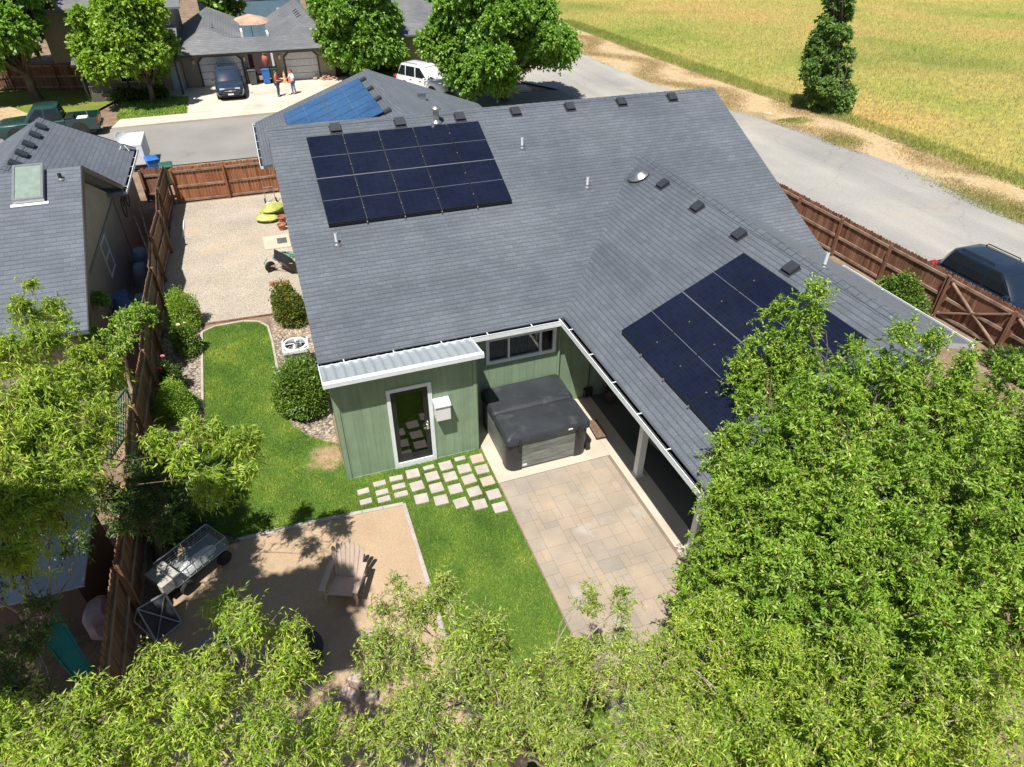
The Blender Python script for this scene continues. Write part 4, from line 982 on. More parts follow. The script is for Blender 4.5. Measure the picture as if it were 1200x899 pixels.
# ------------------------------------------------------------------ vehicles
def paint(name, col, rough=.22, metal=.0):
    m, nt, out = nt_new(name); f = noise(nt, 2, 3)
    p = bsdf(nt, out, ramp(nt, f, [(.3, [c*.92 for c in col]), (.7, [c*1.06 for c in col])]), rough, metal, .55)
    p.inputs['Coat Weight'].default_value = .7; p.inputs['Coat Roughness'].default_value = .06
    return m
M_red = plain('red lamp lens', (.35, .012, .012), .2)
M_lamp = plain('clear lamp lens', (.62, .64, .66), .12, .2)
M_plate = plain('licence plate', (.75, .75, .75), .4)
def wheel(parent, x, y, r, w=.2):
    sg = 1 if y > 0 else -1; M = Matrix.Translation((x, y, r)) @ Matrix.Rotation(PI/2*-sg, 4, 'X')
    m = MB(); m.lathe([(r*.62, -w/2), (r*.93, -w/2), (r, -w*.32), (r, w*.32), (r*.93, w/2), (r*.62, w/2)], 24, 0, M)
    wh = m.build('wheel', M_rubber, parent, True)
    k = MB(); k.lathe([(r*.63, w*.2), (r*.64, w*.46), (r*.56, w*.40), (r*.2, w*.34), (r*.15, w*.42), (.01, w*.42)], 20, 0, M)
    for i in range(5): k.box(-r*.07, r*.07, r*.12, r*.6, w*.33, w*.44, 0, M @ Matrix.Rotation(2*PI*i/5, 4, 'Z'))
    k.build('rim', M_chrome, wh, True)
def car(name, label, cat, loc, rz, col, L=4.3, W=1.75, H=1.62, belt=.95, hood=.93, r=.34, xa=1.25, cab=(-2.05, .95, -1.8, .22), tail='suv', glass=None, tint=None):
    t = thing(name, label, cat, loc, rz); w = W/2; x0, x1 = -L/2, L/2
    def ring(x, ww, zb, zt, sh=.09): 
        hp = [(ww-.07, zb), (ww, zb+.13), (ww, zt-sh-.18), (ww-.025, zt-sh), (ww-.11, zt-.015), (ww-.32, zt)]
        return [(x, y, z) for y, z in hp]+[(x, -y, z) for y, z in reversed(hp)]
    xr0, xf0, xr1, xf1 = cab
    m = MB()
    if tail == 'truck':
        st = [(-L/2+1.62, w, .30, belt), (xf0, w, .28, belt), (xf0+.25, w, .28, hood+.02), (x1-.35, w-.03, .28, hood-.03), (x1-.08, w-.10, .30, hood-.12), (x1, w-.18, .36, .70)]
    else:
        st = [(x0, w-.16, .40, belt-.16), (x0+.06, w-.07, .32, belt-.03), (x0+.3, w, .27, belt), (-.3, w, .25, belt), (xf0, w, .25, belt), (xf0+.3, w, .25, hood+.02), (x1-.4, w-.03, .25, hood-.04), (x1-.1, w-.11, .28, hood-.14), (x1, w-.2, .34, .66)]
    m.loft([ring(*s) for s in st]); 
    m.build('body', col, t, True)
    # cabin shell
    def oct(xr, xf, ww, z, c=.14): return [(xf, ww-c, z), (xf-c, ww, z), (xr+c, ww, z), (xr, ww-c, z), (xr, -ww+c, z), (xr+c, -ww, z), (xf-c, -ww, z), (xf, -ww+c, z)]
    wt = w-.2
    lerp = lambda a, b, q: a+(b-a)*q
    cb = MB(); cb.loft([oct(xr0, xf0, w-.06, belt-.05), oct(lerp(xr0, xr1, .5), lerp(xf0, xf1, .5), lerp(w-.05, wt, .45), lerp(belt, H, .5)), oct(xr1, xf1, wt, H-.07), oct(xr1+.1, xf1-.12, wt-.1, H-.015), oct(xr1+.35, xf1-.4, wt-.3, H)])
    cb.build('roof', col, t, True)
    gm = glass or M_dglass
    z0, z1 = belt+.0, H-.08
    yy = lambda q: lerp(w-.055, wt, q)+.012*(1+math.sin(q*PI)*1.6)
    def sidewin(xa0, xb0, xa1, xb1, q0=.06, q1=.93):
        for sg in (1, -1):
            g = MB(); pts = [(xa0, q0), (xb0, q0), (lerp(xb0, xb1, .5), .5), (xb1, q1), (xa1, q1), (lerp(xa0, xa1, .5), .5)]
            vs = [(x, sg*yy(q), lerp(z0, z1, q)) for x, q in pts]+[(x, sg*(yy(q)-.02), lerp(z0, z1, q)) for x, q in pts]
            g.add(vs, [(0, 1, 2, 5), (5, 2, 3, 4), (9, 8, 7, 6), (10, 9, 8, 11)]+[(i, i+6, (i+1) % 6+6, (i+1) % 6) for i in range(6)])
            g.build('side_window', gm, t)
    sl = lambda q: lerp(xf0, xf1, q)
    if tail == 'truck':
        sidewin(xr0+.1, (xr0+xf0)/2-.1, xr1+.1, (xr0+xf0)/2-.18); sidewin((xr0+xf0)/2-.03, xf0-.22, (xr0+xf0)/2-.1, xf1-.16)
    else:
        sidewin(xr0+.18, xr0+.82, xr1+.16, xr0+.80); sidewin(xr0+.9, xr0+1.72, xr0+.88, xr0+1.66); sidewin(xr0+1.82, xf0-.20, xr0+1.76, xf1-.14)
    def endwin(nm, a0, a1, s, q0, q1, inset):
        g = MB(); pts = []
        for q, sg in ((q0, -1), (q0, 1), (.5, 1), (q1, 1), (q1, -1), (.5, -1)):
            x = lerp(a0, a1, q)+s*.013; pts.append((x, sg*(lerp(w-.06, wt, q)-inset), lerp(belt-.05, H-.07, q)))
        vs = pts+[(p[0]-s*.02, p[1], p[2]) for p in pts]
        g.add(vs, [(0, 1, 2, 5), (5, 2, 3, 4), (9, 8, 7, 6), (10, 9, 8, 11)]+[(i, i+6, (i+1) % 6+6, (i+1) % 6) for i in range(6)])
        g.build(nm, gm, t)
    endwin('windshield', xf0, xf1, 1, .10, .95, .13); endwin('rear_window', xr0, xr1, -1, .18, .90, .16)
    for x in (xa, -xa):
        for sg in (1, -1):
            k = MB(); M = Matrix.Translation((x, sg*(w-.012), r)) @ Matrix.Rotation(-PI/2*sg, 4, 'X'); k.lathe([(r+.07, -.02), (r+.07, .014), (r+.02, .016), (.05, .016)], 24, 0, M); k.build('wheel_arch', M_black, t)
            wheel(t, x, sg*(w-.085), r)
    for sg in (1, -1):
        k = MB(); k.box(x1-.26, x1-.035, sg*(w-.40)-.16, sg*(w-.40)+.16, hood-.30, hood-.17); k.build('headlight', M_lamp, t, bevel=.03)
        k = MB()
        if tail == 'truck': k.box(x0-.012, x0+.07, sg*(w-.06)-.07, sg*(w-.06)+.065, .62, .93)
        else: k.box(x0+.0, x0+.22, sg*(w-.12)-.14, sg*(w-.12)+.105, belt-.22, belt-.02)
        k.build('taillight', M_red, t, bevel=.02)
        k = MB(); k.box(xf0-.32, xf0-.18, sg*(w+.01), sg*(w+.17), belt-.0, belt+.13); k.build('mirror', col, t, bevel=.03)
        if tail == 'suv':
            k = MB(); k.tube([(xr1+.25, sg*(wt-.12), H-.02), (xr1+.3, sg*(wt-.12), H+.045), (xf1-.55, sg*(wt-.12), H+.045), (xf1-.5, sg*(wt-.12), H-.02)], .018, 6); k.build('roof_rail', M_black, t)
        for xs in ([-.05, .95] if tail != 'truck' else [xr0+.7]):
            k = MB(); k.box(xs-.006, xs+.006, sg*(w-.004)-.006, sg*(w-.004)+.006, .38, belt-.05); k.build('door_seam', M_black, t)
        for xs in ([.12, -.75] if tail != 'truck' else [xr0+.85]):
            k = MB(); k.box(xs, xs+.18, sg*(w+.004)-.012, sg*(w+.004)+.012, belt-.17, belt-.13); k.build('door_handle', M_black, t)
    k = MB(); k.box(x1-.10, x1+.004, -w+.5, w-.5, .50, .70); k.box(x1-.12, x1+.01, -w+.3, w-.3, .34, .47); k.build('grille', M_black, t, bevel=.015)
    k = MB(); k.box(x1+.002, x1+.016, -w+.52, w-.52, .585, .61); k.box(x1+.002, x1+.02, -.08, .08, .56, .64); k.build('grille_trim', M_chrome, t)
    k = MB(); k.box(x1+.011, x1+.024, -.17, .17, .36, .45); k.build('license_plate', M_plate, t)
    k = MB(); k.box(x0-.02, x0-.004, -.17, .17, .55, .65); k.build('license_plate', M_plate, t)
    k = MB(); k.box(-L/2+.3, L/2-.3, -w+.1, w-.1, .17, .33); k.build('underbody', M_black, t)
    if tail == 'truck':
        xb = -L/2+1.60; b = MB()
        b.box(x0, xb, -w+.04, w-.04, .42, .50); b.box(x0+.05, xb, w-.10, w, .36, .95); b.box(x0+.05, xb, -w, -w+.10, .36, .95); b.box(x0, x0+.06, -w+.02, w-.02, .42, .94)
        b.build('cargo_bed', col, t, bevel=.02)
        k = MB(); k.box(x0-.10, x0-.005, -w+.05, w-.05, .36, .50); k.build('rear_bumper', M_chrome, t, bevel=.02)
    return t
car('parked_suv', 'dark blue SUV parked nose out in front of the white garage door', 'car', (-4.85, 38.95, .055), -PI/2, paint('dark blue paint', (.022, .035, .06)), L=4.3, W=1.72, H=1.62)
car('parked_suv', 'black SUV with a red tail lamp parked beyond the road fence', 'car', (18.3, .75, .01), -PI/2, paint('black blue paint', (.012, .021, .038), .2), L=4.5, W=1.75, H=1.58, belt=.93)
car('parked_suv', 'white SUV parked on the street behind the roof and the big street tree', 'car', (7.6, 35.0, .055), -PI/2+.55, paint('white car paint', (.72, .73, .74)), L=4.5, W=1.8, H=1.75, belt=1.02, hood=1.0)
TR_ = car('pickup_truck', 'dark green pickup truck with loaded bed parked at the kerb', 'pickup truck', (-14.35, 32.35, 0), PI+.06, paint('dark green paint', (.014, .05, .045), .3), L=5.0, W=1.8, H=1.66, belt=1.0, hood=.98, r=.36, xa=1.5, cab=(-.85, 1.0, -.72, .45), tail='truck')
ld = thing('bed_load', 'white sheet and dark boxes loaded in the bed of the green truck', 'cargo', (-12.8, 32.3, .5))
m = MB(); m.box(-.1, .45, -.45, .2, 0, .42); m.build('white_box', M_white, ld, bevel=.06); m = MB(); m.box(-.75, -.25, -.5, .4, 0, .5); m.build('tool_box', M_black, ld, bevel=.03)
m = MB(); m.tube([(.35, .5, 0), (.32, .52, 1.0)], .02, 6); m.build('stake', M_grey_wood, ld)
# trailer in the street
TL_ = thing('box_trailer', 'white box trailer parked in the street beyond the neighbour roof', 'trailer', (-9.42, 25.5, 0))
m = MB(); m.box(-.40, .42, -1.05, 1.1, .32, 1.30); m.build('box', M_white, TL_, bevel=.03)
m = MB(); m.box(.421, .432, -.9, .9, .42, 1.15); m.build('shaded_side', plain('shaded white side', (.35, .40, .52), .4), TL_)  # thin plate carrying the bluish shade of the box's white side as colour
for y in (-.36, .36):
    k = MB(); k.lathe([(.1, -.06), (.2, -.07), (.22, 0), (.2, .07), (.1, .06)], 16, 0, Matrix.Translation((y, .1, .22)) @ Matrix.Rotation(PI/2, 4, 'Y')); k.build('wheel', M_rubber, TL_, True)
m = MB(); m.bar((0, 1.1, .4), (0, 1.8, .4), .08, .08); m.build('tow_bar', M_darkm, TL_)

# ------------------------------------------------------------------ wheeled bins, cones, rubble
def bin_(label, loc, rz, col, h=1.0):
    t = thing('wheeled_bin', label, 'bin', loc, rz, 'wheeled rubbish bins'); m = MB(); w, d = .27, .30
    m.loft([[(-w*.8, -d*.8, .06), (w*.8, -d*.8, .06), (w*.8, d*.8, .06), (-w*.8, d*.8, .06)], [(-w, -d, h-.08), (w, -d, h-.08), (w, d, h-.08), (-w, d, h-.08)]]); m.box(-w-.02, w+.02, -d-.02, d+.02, h-.10, h-.06)
    m.build('body', col, t, bevel=.02)
    m = MB(); m.loft([[(-w-.03, -d-.04, h-.06), (w+.03, -d-.04, h-.06), (w+.03, d+.06, h-.04), (-w-.03, d+.06, h-.04)], [(-w*.8, -d*.8, h), (w*.8, -d*.8, h), (w*.8, d*.8, h+.03), (-w*.8, d*.8, h+.03)]]); m.build('lid', col, t, bevel=.015)
    for s in (-1, 1):
        k = MB(); k.lathe([(.1, -.03), (.11, 0), (.1, .03)], 14, 0, Matrix.Translation((s*w*.95, d*.8, .11)) @ Matrix.Rotation(PI/2, 4, 'Y')); k.build('wheel', M_rubber, t)
    return t
P_blue = plain('blue bin plastic', (.02, .14, .48), .4); P_dg = plain('dark green bin plastic', (.012, .035, .022), .45); P_gr = plain('green bin plastic', (.02, .11, .07), .45); P_grey = plain('grey bin plastic', (.08, .085, .085), .5)
bin_('bright blue wheeled bin beside the duplex entry recess', (-2.42, 41.05, .055), 0, P_blue)
bin_('dark green wheeled bin next to the bright blue bin', (-1.84, 41.05, .055), .1, P_dg)
bin_('grey wheeled bin between the dark blue SUV and the entry recess', (-3.32, 41.05, .055), 0, P_grey)
bin_('blue wheeled bin at the street behind the white box trailer', (-8.72, 24.2, 0), .3, P_blue, .72)
bin_('green lidded wheeled bin just behind the side fence corner', (-7.95, 22.3, 0), .1, P_gr, .92)
M_cone = plain('orange cone', (.62, .12, .025), .5); M_cone2 = plain('pale orange cone', (.62, .33, .13), .5)
for x, y, cmat, lb in ((-1.22, 41.0, M_cone2, 'pale orange traffic cone by the grey garage door'), (-.88, 40.85, M_cone, 'red orange traffic cone with white collar by the grey garage door')):
    t = thing('traffic_cone', lb, 'cone', (x, y, .055), 0, 'traffic cones'); m = MB(); m.box(-.19, .19, -.19, .19, 0, .04); m.lathe([(.15, .04), (.035, .78)], 16); m.build('cone_body', cmat, t)
    k = MB(); k.lathe([(.094, .36), (.07, .54)], 16, 0); k.v = [(x_*1.04, y_*1.04, z_) for x_, y_, z_ in k.v]; k.build('white_collar', M_white, t)
m = MB()
for i in range(38):
    c_ = (1.75+rng.normal()*.32, 41.15+rng.normal()*.22, .07+abs(rng.normal())*.11); M = Matrix.Translation(c_) @ Matrix.Rotation(rng.uniform(0, 3), 4, 'Z') @ Matrix.Rotation(rng.uniform(-.4, .4), 4, 'X'); m.box(-.13, .13, -.07, .07, -.05, .05, 0, M)
tag(m.build('brick_pile', wood('brick rubble', (.42, .22, .15), (.55, .42, .34), .9, (9, 9, 9)), bevel=.01), 'heap of pale red bricks at the foot of the duplex corner', 'bricks')
t = thing('patio_umbrella', 'tan round patio umbrella between the duplex roofs', 'umbrella', (-2.6, 51.5, 0)); m = MB(); m.tube([(0, 0, 0), (0, 0, 2.7)], .03, 6); m.build('pole', M_trim, t); m = MB(); m.lathe([(1.75, 2.45), (1.1, 2.75), (.1, 3.0)], 10); m.build('canopy', plain('tan canvas', (.40, .28, .20), .8, var=.3, scale=1.2), t)
t = thing('porch_statue', 'red and tan figure ornament in the dark entry recess of the duplex', 'ornament', (-2.2, 43.6, .05)); m = MB(); m.lathe([(.16, 0), (.2, .3), (.12, .7), (.26, .95), (.2, 1.3), (.1, 1.4)], 12); m.build('figure_body', plain('faded red', (.4, .12, .1), .6, var=.4, scale=4), t, True); m = MB(); m.ball((.02, -.06, 1.5), .17); m.build('figure_head', plain('tan', (.45, .32, .2), .6), t, True)

# ------------------------------------------------------------------ people
def skin(name, V, E, R, mat, parent, sub=2):
    me = bpy.data.meshes.new(name); me.from_pydata(V, E, []); o = bpy.data.objects.new(name, me); COL.objects.link(o)
    sk = o.modifiers.new('s', 'SKIN'); sk.use_smooth_shade = True
    lay = me.skin_vertices[0] if len(me.skin_vertices) else None
    if lay is None:
        bm = bmesh.new(); bm.from_mesh(me); bm.verts.layers.skin.verify(); bm.to_mesh(me); bm.free(); lay = me.skin_vertices[0]
    for i, r in enumerate(R): lay.data[i].radius = r if isinstance(r, tuple) else (r, r)
    lay.data[0].use_root = True
    ss = o.modifiers.new('u', 'SUBSURF'); ss.levels = sub; ss.render_levels = sub
    dg = bpy.context.evaluated_depsgraph_get(); dg.update()
    nm = bpy.data.meshes.new_from_object(o.evaluated_get(dg)); o.modifiers.clear(); o.data = nm; bpy.data.meshes.remove(me)
    nm.materials.clear(); nm.materials.append(mat)
    for p in nm.polygons: p.use_smooth = True
    o.parent = parent; return o
def person(label, loc, rz, h, shirt, trousers, hairc, armL, armR, step=.0, group='people talking on the driveway'):
    t = thing('person', label, 'person', loc, rz, group); k = h/1.75
    sk = plain('skin', (.46, .28, .20), .5, var=.05)
    V = []; E = []; R = []; ix = {}
    def add(n, p, r, pa=None):
        ix[n] = len(V); V.append(tuple(c*k for c in p)); R.append(tuple(c*k for c in r) if isinstance(r, tuple) else r*k)
        if pa: E.append((ix[pa], ix[n]))
    add('pelvis', (0, 0, .93), (.15, .11)); add('waist', (0, .01, 1.08), (.135, .10), 'pelvis'); add('chest', (0, 0, 1.28), (.165, .115), 'waist'); add('neckb', (0, .01, 1.44), (.085, .075), 'chest'); add('neck', (0, 0, 1.52), .055, 'neckb')
    add('jaw', (0, -.025, 1.58), (.065, .075), 'neck'); add('head', (0, -.01, 1.66), (.075, .095), 'jaw'); add('crown', (0, .0, 1.73), (.05, .06), 'head')
    add('nose', (0, -.115, 1.635), .014, 'head')
    for s, nm in ((1, 'l'), (-1, 'r')):
        add('hip'+nm, (s*.09, 0, .88), .095, 'pelvis'); add('thigh'+nm, (s*.10, -.02+s*step*.3, .70), .08, 'hip'+nm); add('knee'+nm, (s*.105, -.03+s*step*.6, .49), .055, 'thigh'+nm)
        add('calf'+nm, (s*.105, 0+s*step*.8, .34), .056, 'knee'+nm); add('ankle'+nm, (s*.11, .02+s*step, .085), .036, 'calf'+nm); add('heel'+nm, (s*.11, .035+s*step, .035), (.036, .034), 'ankle'+nm); add('toe'+nm, (s*.125, -.14+s*step, .03), (.038, .025), 'ankle'+nm)
        add('sh'+nm, (s*.18, 0, 1.41), .062, 'neckb')
        el, wr = (armL if s == 1 else armR); add('el'+nm, el, .042, 'sh'+nm); add('wr'+nm, wr, .028, 'el'+nm)
        d = (Vector(wr)-Vector(el)).normalized(); q = Vector(wr)+d*.055; add('palm'+nm, tuple(q), (.038, .02), 'wr'+nm)
        sd = d.cross(Vector((0, .3, 1))).normalized()
        for f, (o_, ln) in enumerate(((-.03, .06), (-.01, .075), (.01, .07), (.03, .055))):
            a = q+sd*o_+d*.045; add(f'f{f}a'+nm, tuple(a), .010, 'palm'+nm); b = a+d*ln*.5+Vector((0, 0, -.01)); add(f'f{f}b'+nm, tuple(b), .009, f'f{f}a'+nm); c_ = b+d*ln*.4+Vector((0, 0, -.02)); add(f'f{f}c'+nm, tuple(c_), .008, f'f{f}b'+nm)
        a = q-sd*.045+d*.0; add('th'+nm, tuple(a), .011, 'palm'+nm); add('tt'+nm, tuple(a+d*.04-sd*.01), .009, 'th'+nm)
    skin('body', V, E, R, sk, t)
    def sub(names, grow, nm, mat):
        im = {n: i for i, n in enumerate(names)}; ee = [(im[a], im[b]) for (a, b) in [(n1, n2) for n1 in names for n2 in names] if (ix[a], ix[b]) in E]
        rr = [tuple(c+grow*k for c in (R[ix[n]] if isinstance(R[ix[n]], tuple) else (R[ix[n]],)*2)) for n in names]
        skin(nm, [V[ix[n]] for n in names], ee, rr, mat, t)
    sub(['pelvis', 'waist', 'chest', 'neckb', 'shl', 'ell', 'shr', 'elr'], .016, 'shirt', shirt)
    sub(['pelvis', 'hipl', 'thighl', 'kneel', 'calfl', 'anklel', 'hipr', 'thighr', 'kneer', 'calfr', 'ankler'], .014, 'trousers', trousers)
    for nm in 'lr':
        hl = V[ix['heel'+nm]]; to = V[ix['toe'+nm]]; m = MB(); m.ball(((hl[0]+to[0])/2, (hl[1]+to[1])/2, .045*k), (.05*k, .14*k, .045*k)); m.build('shoe', M_black, t, True)
    m = MB(); m.ball((0, .012*k, 1.70*k), (.088*k, .105*k, .085*k)); m.ball((0, .06*k, 1.63*k), (.075*k, .06*k, .10*k)); m.build('hair', plain('hair '+str(hairc), hairc, .6), t, True)
    m = MB()
    for s in (-1, 1): m.ball((s*.032*k, -.092*k, 1.655*k), .011*k)
    m.build('eyes', M_black, t, True)
    m = MB(); m.ball((0, -.098*k, 1.585*k), (.022*k, .008*k, .007*k)); m.build('mouth', plain('lips', (.35, .12, .1), .5), t, True)
    return t
person('person in an orange red shirt and dark jeans holding out a paper', (-1.93, 37.05, .055), 1.2, 1.55, plain('orange red shirt', (.50, .085, .04), .8), plain('dark jeans', (.035, .06, .11), .8), (.12, .06, .035), ((.30, -.12, 1.18), (.20, -.36, 1.14)), ((-.28, -.08, 1.16), (-.14, -.32, 1.12)))
person('person in a white shirt and blue jeans facing the one in orange red', (-.92, 37.45, .055), -1.0, 1.47, plain('white shirt', (.78, .76, .75), .8), plain('blue jeans', (.09, .15, .30), .8), (.05, .035, .03), ((.27, -.06, 1.15), (.17, -.28, 1.16)), ((-.30, -.10, 1.17), (-.20, -.34, 1.16)), .05)
m = MB(); m.box(-.14, .14, -.10, .10, 0, .012, 0, Matrix.Translation((-1.5, 37.0, 1.12)) @ Matrix.Rotation(.3, 4, 'Y') @ Matrix.Rotation(.4, 4, 'Z')); tag(m.build('paper_sheet', M_white), 'sheet of paper held between the two people on the driveway', 'paper')
# ------------------------------------------------------------------ hot tub
HT = thing('hot_tub', 'grey hot tub under a dark folding vinyl cover on the concrete slab', 'hot tub', (1.42, -.05, .03))
def rrect(x0, x1, y0, y1, r, z, n=5):
    out = []
    for cx, cy, a0 in ((x1-r, y1-r, 0), (x0+r, y1-r, 90), (x0+r, y0+r, 180), (x1-r, y0+r, 270)):
        for i in range(n+1):
            a = math.radians(a0+90*i/n); out.append((cx+r*math.cos(a), cy+r*math.sin(a), z))
    return out
hx, hy0, hy1 = 1.02, -1.0, .99
m = MB(); m.loft([rrect(-hx+.03, hx-.03, hy0+.03, hy1-.03, .14, 0), rrect(-hx+.01, hx-.01, hy0+.01, hy1-.01, .14, .9)]); m.build('shell', M_black, HT, True)
M_cab = wood('grey cabinet panels', (.15, .17, .16), (.22, .245, .23), .6, (2, 2, 14))
pn = MB()
for i in range(6):
    z0 = .05+i*.142
    pn.box(-.68, .70, hy0-.012, hy0+.04, z0, z0+.138); pn.box(-hx-.012, -hx+.04, -.66, .70, z0, z0+.138); pn.box(hx-.04, hx+.012, -.66, .70, z0, z0+.138)
pn.build('cabinet_panel', M_cab, HT)
M_corner = plain('dark corner plastic', (.028, .028, .032), .4)
for sx in (-1, 1):
    for sy, y in ((-1, hy0), (1, hy1)):
        m = MB(); x = sx*hx; r = .2; pts = []
        cx, cy = x-sx*r, y-sy*r
        for i in range(9):
            a = PI/2*i/8; pts.append((cx+sx*(r+.022)*math.cos(a), cy+sy*(r+.022)*math.sin(a)))
        pts = [(x+sx*.022, y-sy*.34)]+pts+[(x-sx*.34, y+sy*.022), (x-sx*.34, y-sy*.06), (x-sx*.06, y-sy*.34)]
        rings = []
        for z, ins in ((.0, .0), (.3, .0), (.62, .0), (.9, .0)):
            rings.append([(p, q, z) for p, q in pts])
        m.loft(rings); m.build('corner_post', M_corner, HT, True)
M_cover = multi('charcoal vinyl cover', [(.3, (.026, .03, .036)), (.7, (.042, .047, .054))], 1.6, .5, 50, .12, .25, .01, extra=[(2.2, .56, .78, (.085, .09, .095))])
for nm, y0, y1, s in (('front', hy0-.05, -.06, 1), ('rear', -.045, hy1+.02, -1)):
    m = MB(); zt = lambda q: 0
    fl = .0 if s > 0 else 0
    a = rrect(-hx-.045, hx+.045, y0, y1, .10, .845); b = rrect(-hx-.045, hx+.045, y0, y1, .10, 1.0); c_ = rrect(-hx-.005, hx+.005, y0+.04, y1-.035, .10, 1.055)
    d_ = [(p*.55, (q-(y0+y1)/2)*.55+(y0+y1)/2+s*.12, 1.085) for p, q, z in c_]
    def wob(r): return [(p+.006*math.sin(7*q), q+.006*math.sin(9*p), z+.006*math.sin(5*p+3*q)) for p, q, z in r]
    m.loft([wob(a), wob(b), wob(c_), wob(d_)]); m.build('cover_half', M_cover, HT, True)
m = MB(); m.box(-.02, .0, 0, 0, 0, 0)
m = MB(); m.box(.47, .58, hy0-.062, hy0-.048, .93, .97); m.build('cover_tag', M_white, HT)
m = MB(); m.box(-.66, -.55, hy0-.016, hy0-.011, .10, .16); m.build('maker_plate', M_trim, HT)
for x in (-.75, .75):
    m = MB(); m.box(x-.025, x+.025, hy0-.064, hy0-.05, .70, .99); m.box(x-.035, x+.035, hy0-.07, hy0-.03, .66, .71); m.build('cover_strap', M_black, HT)
for s in (1,):
    m = MB(); m.box(hx+.02, hx+.10, -.75, -.6, .0, .55); m.box(hx+.02, hx+.13, -.95, -.85, .05, .2); m.build('cover_lifter', M_black, HT, bevel=.01)
m = MB(); M = Matrix.Translation((3.03, -.42, .03)) @ Matrix.Rotation(-.06, 4, 'Z')
for i in range(3): m.box(-.14+i*.095, -.05+i*.095, -.34, .34, .09, .115, 0, M)
m.box(-.13, .13, -.3, -.24, 0, .089, 0, M); m.box(-.13, .13, .24, .3, 0, .089, 0, M); tag(m.build('wooden_step', wood('dark step wood', (.14, .10, .075), (.21, .15, .11))), 'low dark wooden step on the concrete right of the hot tub', 'step')

# ------------------------------------------------------------------ covered patio things
t = thing('hanging_broom', 'dark dustpan and broom hanging on the shaded wall right of the hot tub', 'broom', (3.42, .96, .1)); m = MB(); m.tube([(0, 0, .25), (0, 0, 1.45)], .014, 6); m.build('handle', M_darkm, t); m = MB(); m.box(-.13, .13, -.06, .03, .0, .26); m.build('head', M_black, t, bevel=.02)
t = thing('plant_pot', 'dark round pot on the floor of the covered patio by the back wall', 'pot', (3.95, .62, .025)); m = MB(); m.lathe([(.13, 0), (.2, .3), (.21, .34), (.18, .34), (.16, .25)], 18); m.build('pot_body', plain('brown glaze', (.10, .075, .06), .4), t, True); m = MB(); m.lathe([(.155, .24), (.01, .27)], 14); m.build('soil', M_ground, t)
t = thing('patio_lounger', 'low lounge chair in the shade of the covered patio', 'lounger', (4.25, -1.75, .025), .25); m = MB(); m.add([(-.32, -.8, .32), (.32, -.8, .32), (.32, .2, .34), (-.32, .2, .34), (.32, .75, .8), (-.32, .75, .8)], [(0, 1, 2, 3), (3, 2, 4, 5)]); m.add([(-.32, -.8, .28), (.32, -.8, .28), (.32, .2, .30), (-.32, .2, .30), (.32, .79, .77), (-.32, .79, .77)], [(3, 2, 1, 0), (5, 4, 2, 3)]); m.build('cushion', plain('tan sling', (.42, .36, .30), .8), t); m = MB()
for x in (-.34, .34): m.tube([(x, -.8, 0), (x, -.82, .3), (x, .2, .32), (x, .78, .8)], .018, 6); m.tube([(x, .2, .32), (x, .35, 0)], .018, 6)
m.build('frame', M_darkm, t)
t = thing('patio_table', 'dark round table deep in the shade of the covered patio', 'table', (4.9, -3.4, .025)); m = MB(); m.lathe([(.5, .70), (.52, .715), (.5, .73)], 24); m.build('tabletop', M_darkm, t); m = MB(); m.lathe([(.25, 0), (.04, .06), (.04, .70)], 14); m.build('leg', M_darkm, t)

# ------------------------------------------------------------------ side yard things
t = thing('air_conditioner', 'square outdoor air conditioner with white rim and round fan grille between two shrubs', 'air conditioner', (-3.81, 5.08, .02), -.04)
m = MB(); w = .335; m.box(-w, w, -w, w, .03, .70); m.build('cabinet', plain('grey louvre cabinet', (.10, .105, .105), .5), t, bevel=.05)
m = MB()
for i in range(14):
    z = .10+i*.042; m.box(-w-.006, w+.006, -w-.006, w+.006, z, z+.012)
m.build('louvre', plain('light louvre', (.20, .21, .21), .5), t)
m = MB(); m.loft([rrect(-w-.025, w+.025, -w-.025, w+.025, .09, .69), rrect(-w-.025, w+.025, -w-.025, w+.025, .09, .775), rrect(-w+.02, w-.02, -w+.02, w-.02, .07, .80)], cap=False)
k = 24; o = []
inner = [(.275*math.cos(2*PI*(i+.5)/k), .275*math.sin(2*PI*(i+.5)/k), .785) for i in range(k)]
m.lathe([(.285, .70), (.285, .80), (.345, .80), (.36, .795), (.35, .70)], 24); m.build('top_rim', M_white, t, bevel=0)
m = MB(); m.lathe([(.284, .70), (.01, .69)], 24); m.build('fan_well', plain('grey fan well', (.10, .12, .13), .6), t)
m = MB()
for i in range(5): m.box(-.06, .06, .05, .25, .71, .72, 0, Matrix.Rotation(2*PI*i/5, 4, 'Z') @ Matrix.Rotation(.25, 4, 'Y'))
m.lathe([(.07, .70), (.07, .75), (.02, .76)], 12); m.build('fan', plain('fan grey', (.28, .31, .32), .4), t)
m = MB()
for r in (.07, .115, .16, .205, .25): m.tube([(r*math.cos(a), r*math.sin(a), .805) for a in np.linspace(0, 2*PI, 25)[:-1]], .004, 4, closed=True)
for i in range(8): m.tube([(.03*math.cos(i*PI/4), .03*math.sin(i*PI/4), .81), (.30*math.cos(i*PI/4), .30*math.sin(i*PI/4), .80)], .004, 4)
m.build('grille', M_galv, t)
t = thing('wheelbarrow', 'black wheelbarrow tipped on its side beside the gravel', 'wheelbarrow', (-3.75, 11.35, 0), 0)
B = Matrix.Translation((.02, -.05, .34)) @ Matrix.Rotation(.5, 4, 'Z') @ Matrix.Rotation(math.radians(58), 4, 'Y')
